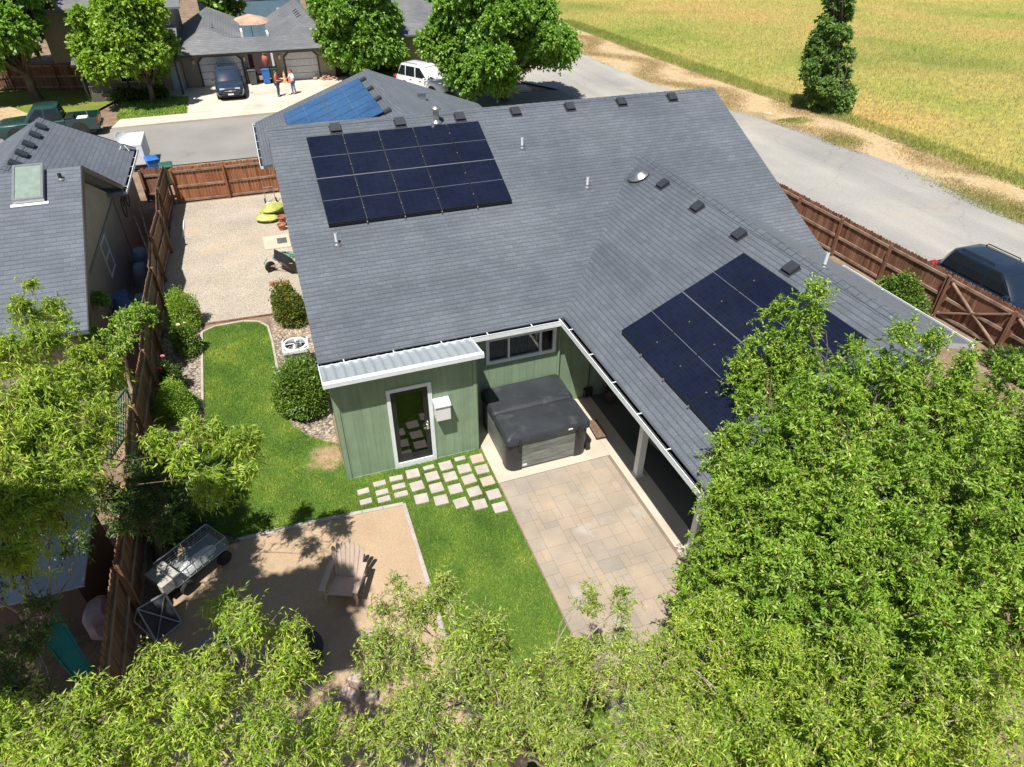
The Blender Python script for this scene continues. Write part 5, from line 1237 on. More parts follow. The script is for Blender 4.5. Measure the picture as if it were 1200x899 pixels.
m = MB(); a = rrect(-.22, .22, -.38, .38, .1, 0); b = rrect(-.34, .34, -.56, .56, .12, .27); c_ = rrect(-.315, .315, -.535, .535, .12, .268); d_ = rrect(-.2, .2, -.36, .36, .1, .02)
m.loft([a, b, c_, d_]); m.build('tray', plain('black barrow tray', (.022, .023, .027), .4), t, True); t.children[0].matrix_local = B
m = MB(); m.lathe([(.05, -.04), (.12, -.045), (.19, -.04), (.2, 0), (.19, .04), (.12, .045), (.05, .04)], 22, 0, Matrix.Translation((-.42, .2, .2)) @ Matrix.Rotation(PI/2, 4, 'X') @ Matrix.Rotation(.5, 4, 'Y')); m.build('wheel', M_rubber, t, True)
m = MB(); m.tube([(-.42, .2, .2), (-.05, -.1, .42), (.35, -.55, .55)], .018, 6); m.tube([(-.42, .2, .2), (.05, .15, .12), (.5, -.3, .08)], .018, 6); m.build('handle', M_grey_wood, t)
m = MB(); m.box(.02, .05, -.30, -.06, .0, .004, 0, B @ Matrix.Translation((-.05, .1, -.008))); m.build('label_strip', M_white, t)
M_bag = plain('yellow green sack', (.42, .44, .12), .6, var=.35, scale=3)
for i, (x, y, z, rz, s, lb) in enumerate(((-3.75, 17.05, .0, .3, 1.1, 'yellow green sack at the far end of the pile by the house wall'), (-4.0, 16.25, .0, -.2, 1.0, 'yellow sack at the near end of the pile by the house wall'), (-3.72, 16.6, .26, .9, 1.15, 'pale green sack lying on top of the pile by the house wall'))):
    m = MB(); rings = []
    for k_ in range(9):
        u = -1+2*k_/8; hw = .30*(1-abs(u)**3*.75)*s; hh = .17*(1-abs(u)**2.5*.8)
        rings.append([(u*.46*s, hw*math.cos(a)+.02*math.sin(5*a+i), .17+hh*math.sin(a)*(1.0 if math.sin(a) > 0 else .95)+.015*math.sin(9*u+4*a)) for a in np.linspace(0, 2*PI, 15)[:-1]])
    m.loft(rings); o = m.build('garden_sack', M_bag, smooth=True, loc=(x, y, z)); o.rotation_euler.z = rz; tag(o, lb, 'sack', 'sacks piled by the house')
m = MB(); m.box(-4.28, -3.3, 13.42, 14.62, 0, .05); o = m.build('utility_pad', M_conc, bevel=.01); tag(o, 'pale concrete pad by the gravel with a grey lid', 'pad'); k = MB(); k.box(-3.78, -3.42, 13.75, 14.25, .05, .075); k.build('lid', M_galv, o, world=True)
t = thing('garden_hose', 'green coiled garden hose beside the wheelbarrow', 'hose', (-3.65, 12.55, 0)); m = MB(); pth = []
for i in range(110):
    a = i*.33; r = .26+.05*math.sin(a*.37)+.03*math.sin(i*.9); pth.append((r*math.cos(a)*1.25, r*math.sin(a), .03+.0012*i+.02*math.sin(a*1.7)))
m.tube(pth+[(.0, -.7, .02), (-.5, -.75, .015), (-.75, -.3, .015), (-.6, .1, .015)], .016, 6); m.build('hose_coil', plain('teal hose', (.10, .30, .24), .45), t, True)
for (x, y, h, lb) in ((-3.42, 15.6, .42, 'terracotta pot standing by the sacks at the house wall'), (-3.5, 15.2, .25, 'low terracotta saucer pot by the concrete pad')):
    m = MB(); m.lathe([(.1, 0), (.16, h*.85), (.18, h*.86), (.18, h), (.15, h), (.13, h*.7), (.01, h*.69)], 18); tag(m.build('flower_pot', plain('terracotta', (.40, .16, .10), .7, var=.2), smooth=True, loc=(x, y, 0)), lb, 'pot')
t = thing('garden_trolley', 'grey steel hand trolley by the gate fence corner', 'trolley', (-3.72, 18.3, 0)); m = MB(); m.tube([(-.2, 0, .1), (-.2, .1, 1.0), (.2, .1, 1.0), (.2, 0, .1)], .016, 6); m.tube([(-.2, .03, .4), (.2, .03, .4)], .012, 6); m.tube([(-.2, .07, .7), (.2, .07, .7)], .012, 6); m.build('frame', M_galv, t); m = MB(); m.box(-.22, .22, -.3, 0, .03, .05); m.build('toe_plate', M_trim, t)
for s in (-1, 1):
    k = MB(); k.lathe([(.03, -.03), (.11, -.02), (.11, .02), (.03, .03)], 14, 0, Matrix.Translation((s*.24, .06, .11)) @ Matrix.Rotation(PI/2, 4, 'Y')); k.build('wheel', M_rubber, t)
for i, (x, y, rz) in enumerate(((-4.15, 10.55, .2), (-4.0, 10.25, .5), (-3.75, 10.4, 1.2))):
    m = MB(); m.box(-.14, .14, -.08, .08, 0, .09); o = m.build('loose_brick', plain('red brick', (.36, .15, .09), .85, var=.25), bevel=.008, loc=(x, y, 0)); o.rotation_euler.z = rz; tag(o, 'loose red brick on the gravel edge behind the shrub', 'brick', 'loose bricks behind the shrub')
m = MB(); m.box(-7.28, -7.235, 15.7, 17.5, .005, .05); tag(m.build('white_batten', M_white, bevel=.005), 'white batten lying on the gravel in the fence shade', 'batten')
# neighbour's narrow side yard
t = thing('bicycle', 'dark bicycle hung on the tan side wall of the grey-roofed house', 'bicycle', (-8.62, 14.2, 1.62)); 
for y in (0, 1.02):
    m = MB(); m.tube([(0, y+.32*math.cos(a), .38+.32*math.sin(a)) for a in np.linspace(0, 2*PI, 25)[:-1]], .02, 6, closed=True); w_ = m.build('wheel', M_rubber, t); k = MB()
    for i in range(8): k.tube([(0, y, .38), (0, y+.31*math.cos(i*PI/4), .38+.31*math.sin(i*PI/4))], .003, 3)
    k.build('spokes', M_galv, w_)
m = MB(); P_ = dict(r=(0, 1.02, .38), b=(0, .6, .36), s=(0, .72, .85), h=(0, .2, .88), f=(0, 0, .38))
for a, b in (('r', 'b'), ('b', 's'), ('s', 'h'), ('h', 'b'), ('r', 's'), ('h', 'f')): m.tube([P_[a], P_[b]], .018, 6)
m.build('frame', M_darkm, t); m = MB(); m.box(-.05, .05, .62, .86, .88, .93); m.build('saddle', M_black, t, bevel=.02); m = MB(); m.tube([(-.28, .14, .98), (0, .2, .95), (.28, .14, .98)], .014, 6); m.build('handlebar', M_darkm, t)
M_tarp = plain('blue tarp', (.035, .10, .25), .45, var=.3, scale=3); M_lb = plain('pale blue plastic', (.22, .34, .50), .45)
def lump(name, label, cat, loc, dims, mat, n=12, wob=.12):
    m = MB(); rings = []
    for k_ in range(7):
        u = k_/6; s = 1-.18*u-(.25 if k_ == 6 else 0)
        rings.append([(dims[0]*s*math.copysign(abs(math.cos(a))**.6, math.cos(a))*(1+wob*math.sin(3*a+u*4)), dims[1]*s*math.copysign(abs(math.sin(a))**.6, math.sin(a))*(1+wob*math.sin(4*a+u*3)), dims[2]*u) for a in np.linspace(0, 2*PI, n+1)[:-1]])
    m.loft(rings); return tag(m.build(name, mat, smooth=True, loc=loc), label, cat)
lump('tarp_stack', 'blue tarp covered stack in the shaded side yard below the tan wall', 'tarp', (-8.45, 8.7, 0), (.33, .5, 1.35), M_tarp)
lump('storage_tub', 'pale blue storage tub on the ground in the shaded side yard', 'tub', (-8.3, 10.2, 0), (.25, .3, .5), M_lb, wob=.02)
lump('storage_tub', 'grey storage tub near the middle of the shaded side yard', 'tub', (-8.4, 12.1, 0), (.28, .4, .7), plain('grey tub', (.25, .27, .32), .5), wob=.03)
lump('storage_tub', 'blue grey storage tub against the tan wall below the bicycle', 'tub', (-8.45, 13.2, 0), (.3, .4, .8), plain('blue grey tub', (.18, .26, .36), .5), wob=.03)
lump('red_bucket', 'red bucket in the shaded side yard by the fence', 'bucket', (-8.1, 13.4, 0), (.15, .15, .35), plain('red plastic', (.4, .03, .03), .4), wob=.0)
for i, (y0, y1, lb) in enumerate(((12.4, 15.0, 'long board leaning along the shaded side yard nearest the fence'), (14.2, 16.6, 'long board leaning in the shaded side yard under the bicycle'))):
    m = MB(); m.bar((-8.0-.2*i, y0, .25), (-8.55, y1, 1.3), .05, .14); tag(m.build('leaning_board', M_grey_wood), lb, 'board')
sheet('side_alley', [(-8.84, 5.3), (-7.85, 5.3), (-7.95, 19.5), (-8.84, 19.5)], .0, M_ground)

# ------------------------------------------------------------------ garden things
M_chair = plain('sand coloured resin', (.44, .345, .28), .55, var=.08)
t = thing('adirondack_chair', 'sand coloured slatted adirondack chair on the gravel patio in dappled shade', 'chair', (-3.74, -3.12, .01), -.42)
m = MB()
for i in range(6): m.bar((-.27, -.30+i*.098, .36-i*.026), (.27, -.30+i*.098, .36-i*.026), .085, .022)
m.build('seat', M_chair, t, bevel=.006)
m = MB(); nb = 7
for i in range(nb):
    u = (i-(nb-1)/2)/((nb-1)/2); x0 = u*.225; x1 = u*.33; L_ = .86*(1-.16*u*u)
    a = Vector((x0, .24, .20)); b = Vector((x1, .24+L_*.42, .20+L_*.90)); d = (b-a)
    w0, w1 = .036, .050; n_ = Vector((0, -.90, .42)).normalized()*.011
    pts = [(-w0, 0), (w0, 0), (w1, .93), (w1*.55, 1.0), (-w1*.55, 1.0), (-w1, .93)]
    vs = [tuple(a+d*q+Vector((p, 0, 0))+n_) for p, q in pts]+[tuple(a+d*q+Vector((p, 0, 0))-n_) for p, q in pts]
    m.add(vs, [(0, 1, 2, 3, 4, 5), (11, 10, 9, 8, 7, 6)]+[(j, j+6, (j+1) % 6+6, (j+1) % 6) for j in range(6)])
m.bar((-.30, .44, .52), (.30, .44, .52), .03, .07); m.bar((-.24, .30, .26), (.24, .30, .26), .03, .07)
m.build('backrest', M_chair, t)
for s in (-1, 1):
    m = MB(); m.bar((s*.36, -.40, .55), (s*.36, .42, .53), .13, .025); m.build('armrest', M_chair, t, bevel=.01)
    m = MB(); m.bar((s*.33, -.30, 0), (s*.33, -.30, .535), .10, .03, up=(1, 0, 0)); m.build('front_leg', M_chair, t, bevel=.006)
    m = MB(); m.bar((s*.30, -.34, .33), (s*.30, .55, .02), .03, .10); m.bar((s*.33, .38, .12), (s*.33, .40, .52), .03, .07, up=(1, 0, 0)); m.build('rear_leg', M_chair, t, bevel=.006)
t.scale = (.9, .9, .9)
t = thing('garden_cart', 'grey steel mesh garden cart with a pale cushion inside by the side fence', 'cart', (-6.50, -1.55, .01), math.radians(37))
lx, ly = .60, .31; m = MB(); m.box(-lx, lx, -ly, ly, .30, .318); m.build('bed', plain('cart bed steel', (.30, .32, .32), .5, .4), t)
for s in (-1, 1):
    m = MB(); m.tube([(-lx, s*ly, .60), (lx, s*ly, .60)], .016, 6); m.tube([(-lx, s*ly, .32), (lx, s*ly, .32)], .014, 6)
    for i in range(9): m.tube([(-lx+i*lx/4, s*ly, .32), (-lx+i*lx/4, s*ly, .60)], .006 if i % 4 else .014, 4)
    for z in (.39, .46, .53): m.tube([(-lx, s*ly, z), (lx, s*ly, z)], .004, 4)
    m.build('side_rail', M_galv, t, True)
    m = MB(); m.tube([(s*lx, -ly, .60), (s*lx, ly, .60)], .016, 6)
    for i in range(6): m.tube([(s*lx, -ly+i*ly*.4, .32), (s*lx, -ly+i*ly*.4, .60)], .006, 4)
    for z in (.39, .46, .53): m.tube([(s*lx, -ly, z), (s*lx, ly, z)], .004, 4)
    m.build('end_rail', M_galv, t, True)
    for e in (-1, 1):
        k = MB(); k.lathe([(.05, -.045), (.13, -.05), (.155, -.03), (.155, .03), (.13, .05), (.05, .045)], 18, 0, Matrix.Translation((e*.42, s*.34, .155)) @ Matrix.Rotation(PI/2, 4, 'X')); k.build('wheel', M_rubber, t, True)
m = MB(); m.tube([(lx, -.2, .30), (lx+.30, -.2, .12), (lx+.30, .2, .12), (lx, .2, .30)], .012, 5); m.build('drop_gate', M_darkm, t)
o = lump('seat_cushion', 'long pale cushion lying inside the steel garden cart', 'cushion', (-6.40, -1.57, .325), (.40, .12, .09), M_white, wob=.05); o.rotation_euler.z = math.radians(37)
m = MB(); m.box(-.2, .2, -.28, .28, 0, .26); o = m.build('cardboard_box', plain('pale box', (.40, .38, .35), .7), bevel=.01, loc=(-7.0, -1.95, .325)); o.rotation_euler.z = math.radians(37); tag(o, 'pale box at the fence end of the garden cart', 'box')
t = thing('camping_chair', 'dark grey folded camping chair leaning between the cart and the fence', 'chair', (-7.08, -2.75, 0), .5); m = MB()
V4 = [(-.24, -.22, .05), (.26, -.20, .07), (.28, .16, .62), (-.22, .18, .66)]
for i in range(4): m.tube([V4[i], V4[(i+1) % 4]], .02, 6)
m.tube([V4[0], V4[2]], .014, 6); m.tube([V4[1], V4[3]], .014, 6); m.tube([V4[0], (-.36, .1, .5), V4[3]], .016, 6); m.build('frame', plain('grey chair tube', (.28, .29, .31), .4, .4), t, True)
m = MB(); m.add([V4[0], V4[1], (0.02, .02, .22), V4[2], V4[3]], [(0, 1, 2), (1, 3, 2), (3, 4, 2), (4, 0, 2)]); m.v += [(x, y+.01, z-.02) for x, y, z in m.v[:5]]; m.f += [[7, 6, 5], [7, 8, 6], [7, 9, 8], [7, 5, 9]]; m.mi += [0]*4; m.build('sling', plain('charcoal sling', (.05, .052, .06), .8), t)
t = thing('lawn_chair', 'dark blue grey garden chair half hidden under the front willow', 'chair', (-5.9, -4.0, .01), .8)
m = MB(); m.box(-.24, .24, -.24, .24, .36, .39); m.build('seat', plain('blue grey resin', (.13, .16, .21), .5), t, bevel=.01); m = MB(); m.box(-.24, .24, .23, .26, .4, .85); m.build('backrest', MATS['blue grey resin'], t, bevel=.01)
for x in (-.21, .21):
    for y in (-.21, .21):
        m = MB(); m.box(x-.02, x+.02, y-.02, y+.02, 0, .359); m.build('leg', MATS['blue grey resin'], t)
t = thing('fire_bowl', 'round dark fire bowl in the shade of the gravel patio', 'fire bowl', (-4.72, -4.35, .01)); m = MB(); m.lathe([(.1, .16), (.3, .22), (.42, .38), (.44, .40), (.40, .39), (.28, .25), (.01, .20)], 24); m.build('bowl', plain('burnt steel', (.06, .055, .055), .5, .5), t, True)
for i in range(3):
    a = i*2.1; k = MB(); k.tube([(.25*math.cos(a), .25*math.sin(a), .22), (.36*math.cos(a), .36*math.sin(a), 0)], .018, 6); k.build('leg', M_darkm, t)
t = thing('slatted_stool', 'small grey slatted wooden stool at the edge of the gravel patio', 'stool', (-3.42, -4.62, .01), .12); m = MB()
for i in range(5): m.box(-.17+i*.072, -.105+i*.072, -.3, .3, .36, .385)
m.build('seat', M_grey_wood, t)
for x in (-.13, .13):
    for y in (-.25, .25): k = MB(); k.box(x-.025, x+.025, y-.025, y+.025, 0, .359); k.build('leg', M_grey_wood, t)
for i, (x, y, rz, w, h, lb) in enumerate(((-4.0, -5.28, .75, .34, .15, 'pale stone block lying nearest the gravel patio'), (-3.82, -5.12, .65, .34, .24, 'taller pale stone block beside the fire bowl end'), (-3.66, -5.42, .2, .2, .14, 'small pale stone block against the taller one'))):
    m = MB(); m.box(-w/2, w/2, -.085, .085, 0, h); o = m.build('stone_block', M_stone2, bevel=.015, loc=(x, y, .01)); o.rotation_euler.z = -rz; tag(o, lb, 'stone block')
t = thing('plastic_slide', 'teal plastic slide standing in the dark yard left of the fence', 'slide', (-8.25, -3.5, 0)); m = MB()
prof = [(-.22, .10), (-.20, .0), (.20, .0), (.22, .10), (.19, .10), (.17, .03), (-.17, .03), (-.19, .10)]
rings = []
for k_ in range(9):
    u = k_/8; c_ = Vector((-.15+.42*u, .28-.75*u, 1.52-.42*u-.25*u*u)); rings.append([(c_.x+p*.75*(1-.35*u)+.0, c_.y+p*.6*(1-.35*u), c_.z+q) for p, q in prof])
m.loft(rings); m.build('chute', plain('teal plastic', (.015, .24, .19), .35), t, True)
m = MB(); m.tube([(.27, -.47, .86), (.30, -.52, 0)], .045, 8); m.tube([(-.12, .25, 1.5), (-.15, .35, 0)], .03, 8); m.build('support_post', MATS['teal plastic'], t, True)
t = thing('garden_shed', 'low garden shed with pale grey sheet roof beyond the side fence', 'shed', (-8.9, -1.4, 0)); m = MB(); m.box(-1.2, .75, -1.0, 1.0, 0, 1.45); m.build('wall', plain('dark shed wall', (.10, .075, .06), .8), t); m = MB(); m.slab([(-1.4, -1.2, 1.50), (.95, -1.2, 1.50), (.95, 1.2, 1.72), (-1.4, 1.2, 1.72)], .04); m.build('roof', plain('pale grey sheet roof', (.30, .33, .37), .6, var=.2, scale=2), t)
lump('tarp_bundle', 'pinkish grey tarp bundle by the fence below the shed roof', 'tarp', (-7.95, -2.7, .5), (.22, .35, .5), plain('pink grey tarp', (.38, .30, .32), .7, var=.2))
t = thing('lattice_panel', 'dark green lattice panel standing behind the side fence', 'lattice', (-8.15, 3.0, 0)); m = MB()
for i in range(13):
    for sg in (-1, 1):
        a = -.7+i*.117; m.bar((a*.35, a*1.0, .3+.0), (max(-.7, min(.7, a+sg*.7))*.35, max(-.7, min(.7, a+sg*.7)), 1.25 if abs(a+sg*.7) <= .7 else .3+(.95*(.7-sg*a)/.7)), .012, .03, up=(1, -.35, 0))
m.build('slats', plain('dark green lattice', (.05, .14, .12), .5), t); m = MB(); 
for z in (.3, 1.25): m.bar((-.25, -.7, z), (.25, .7, z), .03, .05)
for s in (-1, 1): m.bar((s*.25, s*.7, 0), (s*.25, s*.7, 1.28), .04, .04)
m.build('frame', MATS['dark green lattice'], t)

# ------------------------------------------------------------------ shrubs and trees
bush('round_shrub', 'large rounded green shrub beside the left wall of the green shed', 'shrub', (-3.84, 2.95, 0), (.72, .80, 1.45), M_leafH, M_bark, 14000, .075, .042)
bush('round_shrub', 'shrub with yellowing leaves behind the air conditioner', 'shrub', (-3.82, 7.95, 0), (.62, .95, 1.05), leafmat('yellowing shrub leaves', [(0, (.05, .09, .014)), (.5, (.10, .15, .02)), (.8, (.18, .19, .03)), (1, (.36, .28, .05))], .25, (.16, .22, .02)), M_bark, 10000, .075, .042)
bush('round_shrub', 'clipped ball shrub at the side fence by the gravel corner', 'shrub', (-6.95, 8.55, 0), (.58, .62, 1.15), M_leafA, M_bark, 9000, .055, .026)
bush('round_shrub', 'rounded small-leaved shrub in the bed along the side fence', 'shrub', (-7.0, 3.9, 0), (.58, .66, .95), M_leafA, M_bark, 10000, .05, .022)
bush('rose_bush', 'pale pink rose bush below the clipped ball shrub', 'shrub', (-6.85, 6.9, 0), (.42, .5, .95), M_leafH, M_bark, 3500, .07, .035, bumps=.3)
rb = bush('rose_bush', 'rose bush with one large red bloom by the side fence', 'shrub', (-7.2, 5.15, 0), (.38, .42, .85), M_leafD, M_bark, 2600, .07, .035, bumps=.3)
def bloom(parent, p, r, col, nm):
    m = MB()
    for i in range(14):
        a = i*2.4; q = r*(.35+.65*i/14); M = Matrix.Translation(p) @ Matrix.Rotation(a, 4, 'Z') @ Matrix.Rotation(.3+.07*i, 4, 'X'); m.ball((0, q*.45, q*.5), (q*.45, q*.12, q*.5), 0, 6, 4) if False else m.add([tuple(M @ Vector(v)) for v in ((-q*.4, 0, 0), (q*.4, 0, 0), (q*.5, .25*q, q*.9), (0, .3*q, q*1.1), (-q*.5, .25*q, q*.9))], [(0, 1, 2, 3, 4)])
    m.build('bloom', plain(nm, col, .6, var=.2), parent, world=True)
bloom(rb, Vector((-7.3, 4.9, .86)), .10, (.62, .06, .10), 'rose red'); bloom(rb, Vector((-7.22, 5.35, .95)), .09, (.55, .22, .22), 'dusty rose')
ch = [o for o in COL.objects if o.get('label', '').startswith('pale pink rose')][0]
bloom(ch, Vector((-6.85, 6.75, 1.05)), .09, (.75, .52, .42), 'pale rose'); bloom(ch, Vector((-6.7, 6.95, .98)), .07, (.75, .52, .42), 'pale rose')
bush('low_shrub', 'dark sprawling shrub in the shaded bed by the garden cart', 'shrub', (-6.9, 1.1, 0), (.55, 1.0, .6), M_leafD, M_bark, 7000, .07, .028, bumps=.35)
bush('low_shrub', 'dark leafy shrub just behind the garden cart', 'shrub', (-6.85, -.35, 0), (.6, .55, .7), M_leafD, M_bark, 5000, .08, .03, bumps=.35)
bush('fence_vine', 'leafy green vine growing against the road fence', 'vine', (15.55, 2.1, 0), (.42, 1.0, .95), M_leafH, M_bark, 5200, .09, .05, bumps=.35)
bush('fence_vine', 'dark vine behind the big tree at the gate', 'vine', (15.4, -2.4, 0), (.5, 1.2, .9), M_leafD, M_bark, 4500, .09, .05, bumps=.35)
for i, (x, y, a, lb) in enumerate(((-11.0, 39.0, 1.0, 'dark low shrub in front of the porch nearest the corner post'), (-9.4, 39.0, .8, 'dark low shrub in front of the porch window'), (6.3, 42.6, .9, 'dark shrub by the taupe house wall behind the white car'))):
    bush('porch_shrub', lb, 'shrub', (x, y, .04), (a*1.1, .6, .75), M_leafD, M_bark, 1500, .16, .09, bumps=.3)
SR =  [(4.2, -4.72, 6.5, 0.55, 1.9), (3.99, -4.33, 5.9, 0.5, 1.6), (4.7, -6.06, 6.1, 0.55, 1.8), (3.67, -6.19, 6.2, 0.75, 2.0), (5.51, -6.6, 5.9, 0.6, 1.8), (5.95, -6.94, 5.8, 0.6, 1.8), (3.0, -5.25, 4.9, 0.5, 1.7), (2.84, -6.23, 5.7, 0.8, 2.2), (3.84, -7.32, 5.8, 0.85, 2.2), (4.58, -7.82, 5.7, 0.8, 2.2), (2.35, -6.7, 4.8, 0.7, 2.0), (2.67, -7.56, 5.4, 0.9, 2.3), (3.26, -8.36, 5.3, 0.8, 2.2), (4.03, -8.78, 5.3, 0.75, 2.2), (2.15, -6.1, 3.9, 0.35, 1.3), (1.74, -7.76, 4.7, 0.8, 2.0), (2.28, -8.61, 4.9, 0.8, 2.1), (2.81, -9.38, 5.0, 0.75, 2.1), (1.62, -6.75, 3.5, 0.4, 1.4), (5.05, -6.3, 5.85, .5, 1.7), (5.35, -6.75, 5.75, .55, 1.8), (6.5, -7.3, 5.6, .7, 2.0), (5.3, -8.3, 5.3, .8, 2.0), (6.0, -8.0, 5.2, .8, 2.0), (7.0, -6.9, 5.2, .7, 2.0), (4.6, -9.4, 4.9, .75, 2.0)]
SR2 =  [(1.05, -7.7, 3.8, 0.55, 1.5), (1.25, -8.65, 4.2, 0.6, 1.6), (1.74, -9.2, 4.4, 0.6, 1.6), (2.13, -9.74, 4.7, 0.6, 1.6), (2.59, -10.12, 4.8, 0.6, 1.6), (0.46, -7.74, 3.3, 0.45, 1.3), (0.49, -8.98, 3.9, 0.55, 1.5), (0.83, -9.68, 4.3, 0.55, 1.5), (1.23, -10.16, 4.6, 0.55, 1.5), (1.59, -10.61, 4.9, 0.5, 1.5), (-0.12, -9.17, 3.5, 0.5, 1.4), (0.29, -9.8, 4.0, 0.5, 1.4), (-0.17, -8.4, 3.2, 0.4, 1.2), (0.66, -10.25, 4.5, 0.5, 1.4)]
TW2 =  [(-8.03, 0.55, 4.6, 0.45), (-7.34, 0.04, 4.4, 0.4), (-7.47, -1.99, 4.8, 0.5), (-6.92, -3.16, 4.6, 0.45), (-6.94, -1.15, 4.2, 0.32), (-7.3, -4.05, 4.6, 0.42), (-7.7, -2.96, 5.0, 0.45), (-7.48, -4.28, 4.9, 0.4), (-7.41, -4.75, 4.6, 0.35), (-8.23, 2.45, 4.3, 0.25), (-7.01, 0.24, 4.0, 0.25)]
TM= [(-3.01, -6.73, 4.0, 0.5), (-2.54, -6.84, 4.1, 0.4), (-3.26, -7.49, 4.2, 0.55), (-2.46, -7.66, 4.2, 0.55), (-3.09, -8.17, 4.2, 0.6), (-2.33, -8.33, 4.0, 0.55), (-3.62, -8.35, 4.2, 0.45), (-1.62, -7.99, 3.6, 0.55), (-0.74, -7.77, 3.2, 0.55), (-0.29, -8.24, 3.4, 0.55), (-0.44, -6.77, 3.0, 0.3), (0.08, -6.96, 3.0, 0.3), (-1.74, -8.74, 3.8, 0.5), (-1.04, -8.99, 3.8, 0.5), (-0.4, -8.97, 3.6, 0.45), (-2.72, -8.8, 4.2, 0.45)]
TL= [(-4.78, -6.62, 4.4, 0.38), (-5.19, -7.3, 4.6, 0.5), (-5.75, -7.03, 4.4, 0.42), (-4.47, -7.39, 4.4, 0.42), (-6.14, -7.28, 4.6, 0.5), (-6.48, -7.57, 4.8, 0.5), (-4.68, -8.13, 4.8, 0.5), (-5.23, -8.12, 5.0, 0.5), (-5.79, -8.07, 5.0, 0.45), (-4.21, -8.23, 4.4, 0.42), (-4.43, -6.59, 4.0, 0.3), (-5.05, -6.14, 4.2, 0.25), (-6.75, -7.5, 4.9, .42), (-6.95, -7.1, 4.6, .38), (-6.2, -8.1, 5.1, .4)]
TW= [(-8.5, 1.84, 4.5, 0.4), (-7.47, -0.89, 4.6, 0.55), (-7.74, -1.94, 5.0, 0.6), (-7.1, -0.31, 4.2, 0.42), (-7.23, -2.8, 4.8, 0.6), (-6.99, -1.84, 4.2, 0.4), (-7.39, -3.78, 5.0, 0.5), (-7.01, -3.66, 4.6, 0.42), (-8.26, -0.25, 4.8, 0.4), (-8.92, 3.97, 4.2, 0.14)]
TH= [(-5.15, -2.6, 4.2, .30), (-4.85, -3.0, 4.2, .26), (-4.75, -2.55, 3.9, .22), (-5.2, -3.9, 4.3, .28), (-5.6, -3.3, 4.4, .30), (-5.5, -2.2, 4.0, .25), (-5.9, -2.8, 4.4, .25), (-4.75, -3.75, 4.2, .16)]
TS= [(-8.29, -3.07, 3.0, 0.5), (-7.9, -4.13, 2.7, 0.4), (-7.75, -2.6, 2.6, 0.35), (-8.06, -4.68, 2.8, 0.5), (-7.6, -5.9, 3.0, 0.5), (-8.4, -2.2, 3.0, .45), (-8.6, -3.6, 3.1, .4), (-8.0, -5.4, 3.2, .4), (-8.3, -1.4, 2.9, .35)]
TD= [(-6.72, -1.26, 2.2, 0.55), (-5.95, -1.45, 2.0, 0.45), (-7.11, -1.8, 2.2, 0.45), (-6.4, -2.4, 2.2, 0.35), (-7.49, -1.42, 2.4, 0.42), (-7.1, -0.18, 1.9, 0.4), (-6.3, -.5, 1.8, .4)]
VF= [(-8.67, 7.3, 2.0, 0.3), (-7.8, 5.78, 2.0, 0.5), (-8.53, 5.16, 2.0, 0.4), (-7.9, 4.73, 2.0, 0.35), (-9.05, 5.1, 2.4, 0.4), (-7.5, 6.3, 1.9, .4)]
tree('leafy_tree', 'tall bright green leafy tree rising over the right end of the grey roof', 'tree', (3.9, -7.6, 0), (3.4, -7.2, 3.0), .17, spires([(x, y, z+rng.uniform(-.25, .3), R*rng.uniform(.66, .9), h*1.15) for x, y, z, R, h in SR], .27), M_bark, M_leafA, per=470, leaves=23, L=.069, W=.022, droop=.15, curl=.05, limbk=.16, upbias=.8, shell=(.8, 1.6), limbs=[(x, y, z-.9, .3) for x, y, z, R, h in SR])
tree('curly_willow', 'curly leaved willow filling the lower right corner below the tall leafy tree', 'tree', (1.5, -9.4, 0), (1.4, -9.1, 2.2), .14, spires([(x, y, z+rng.uniform(-.2, .2), R*rng.uniform(.75, .95), h) for x, y, z, R, h in SR2], .25)+[(2.4, -9.3, 2.2, .8), (1.2, -9.2, 2.0, .8), (3.2, -9.6, 2.4, .8)], M_barkp, M_leafB, per=600, leaves=21, L=.062, W=.017, droop=.3, curl=.07, lcurl=.35, limbk=.18, upbias=.4, shell=(.8, 1.55), limbs=[(x, y, z-.8, .3) for x, y, z, R, h in SR2])
tree('curly_willow', 'sparse olive willow with bare twigs in front of the paver patio', 'tree', (-1.9, -7.9, 0), (-1.9, -7.9, 2.2), .12, TM, M_barkp, M_leafB2, per=660, leaves=20, L=.062, W=.0155, droop=.3, curl=.08, twigfrac=.6, lcurl=.35, clump=9, fill=.3, limbk=.18)
tree('curly_willow', 'yellow green twisted willow in the lower left in front of the gravel patio', 'tree', (-5.3, -7.6, 0), (-5.25, -7.5, 2.6), .12, TL, M_barkp, M_leafB, per=860, leaves=22, L=.068, W=.016, droop=.5, curl=.11, lcurl=.4, clump=9, fill=.22, limbk=.2)
tree('weeping_willow', 'yellow green weeping willow over the left side fence', 'tree', (-8.6, -.6, 0), (-8.2, -1.4, 3.2), .13, TW+TW2+TH, M_bark, M_leafB, limbk=.13, limbs=TW+[TH[0], TH[3]], per=720, leaves=22, L=.098, W=.021, droop=.95, curl=.10, lcurl=.4, clump=7, fill=.4)
tree('shade_tree', 'dark leafed small tree standing at the side fence behind the cart', 'tree', (-7.3, -1.0, 0), (-7.0, -1.1, 1.3), .07, TD, M_bark, M_leafD, per=420, leaves=18, L=.085, W=.03, droop=.25, curl=.04)
tree('shade_tree', 'shaded tree with pale bare branches left of the teal slide', 'tree', (-8.8, -4.0, 0), (-8.4, -4.0, 1.6), .1, TS, M_barkp, M_leafD, per=480, leaves=18, L=.08, W=.024, droop=.35, curl=.06, clump=5, fill=.3, limbk=.3)
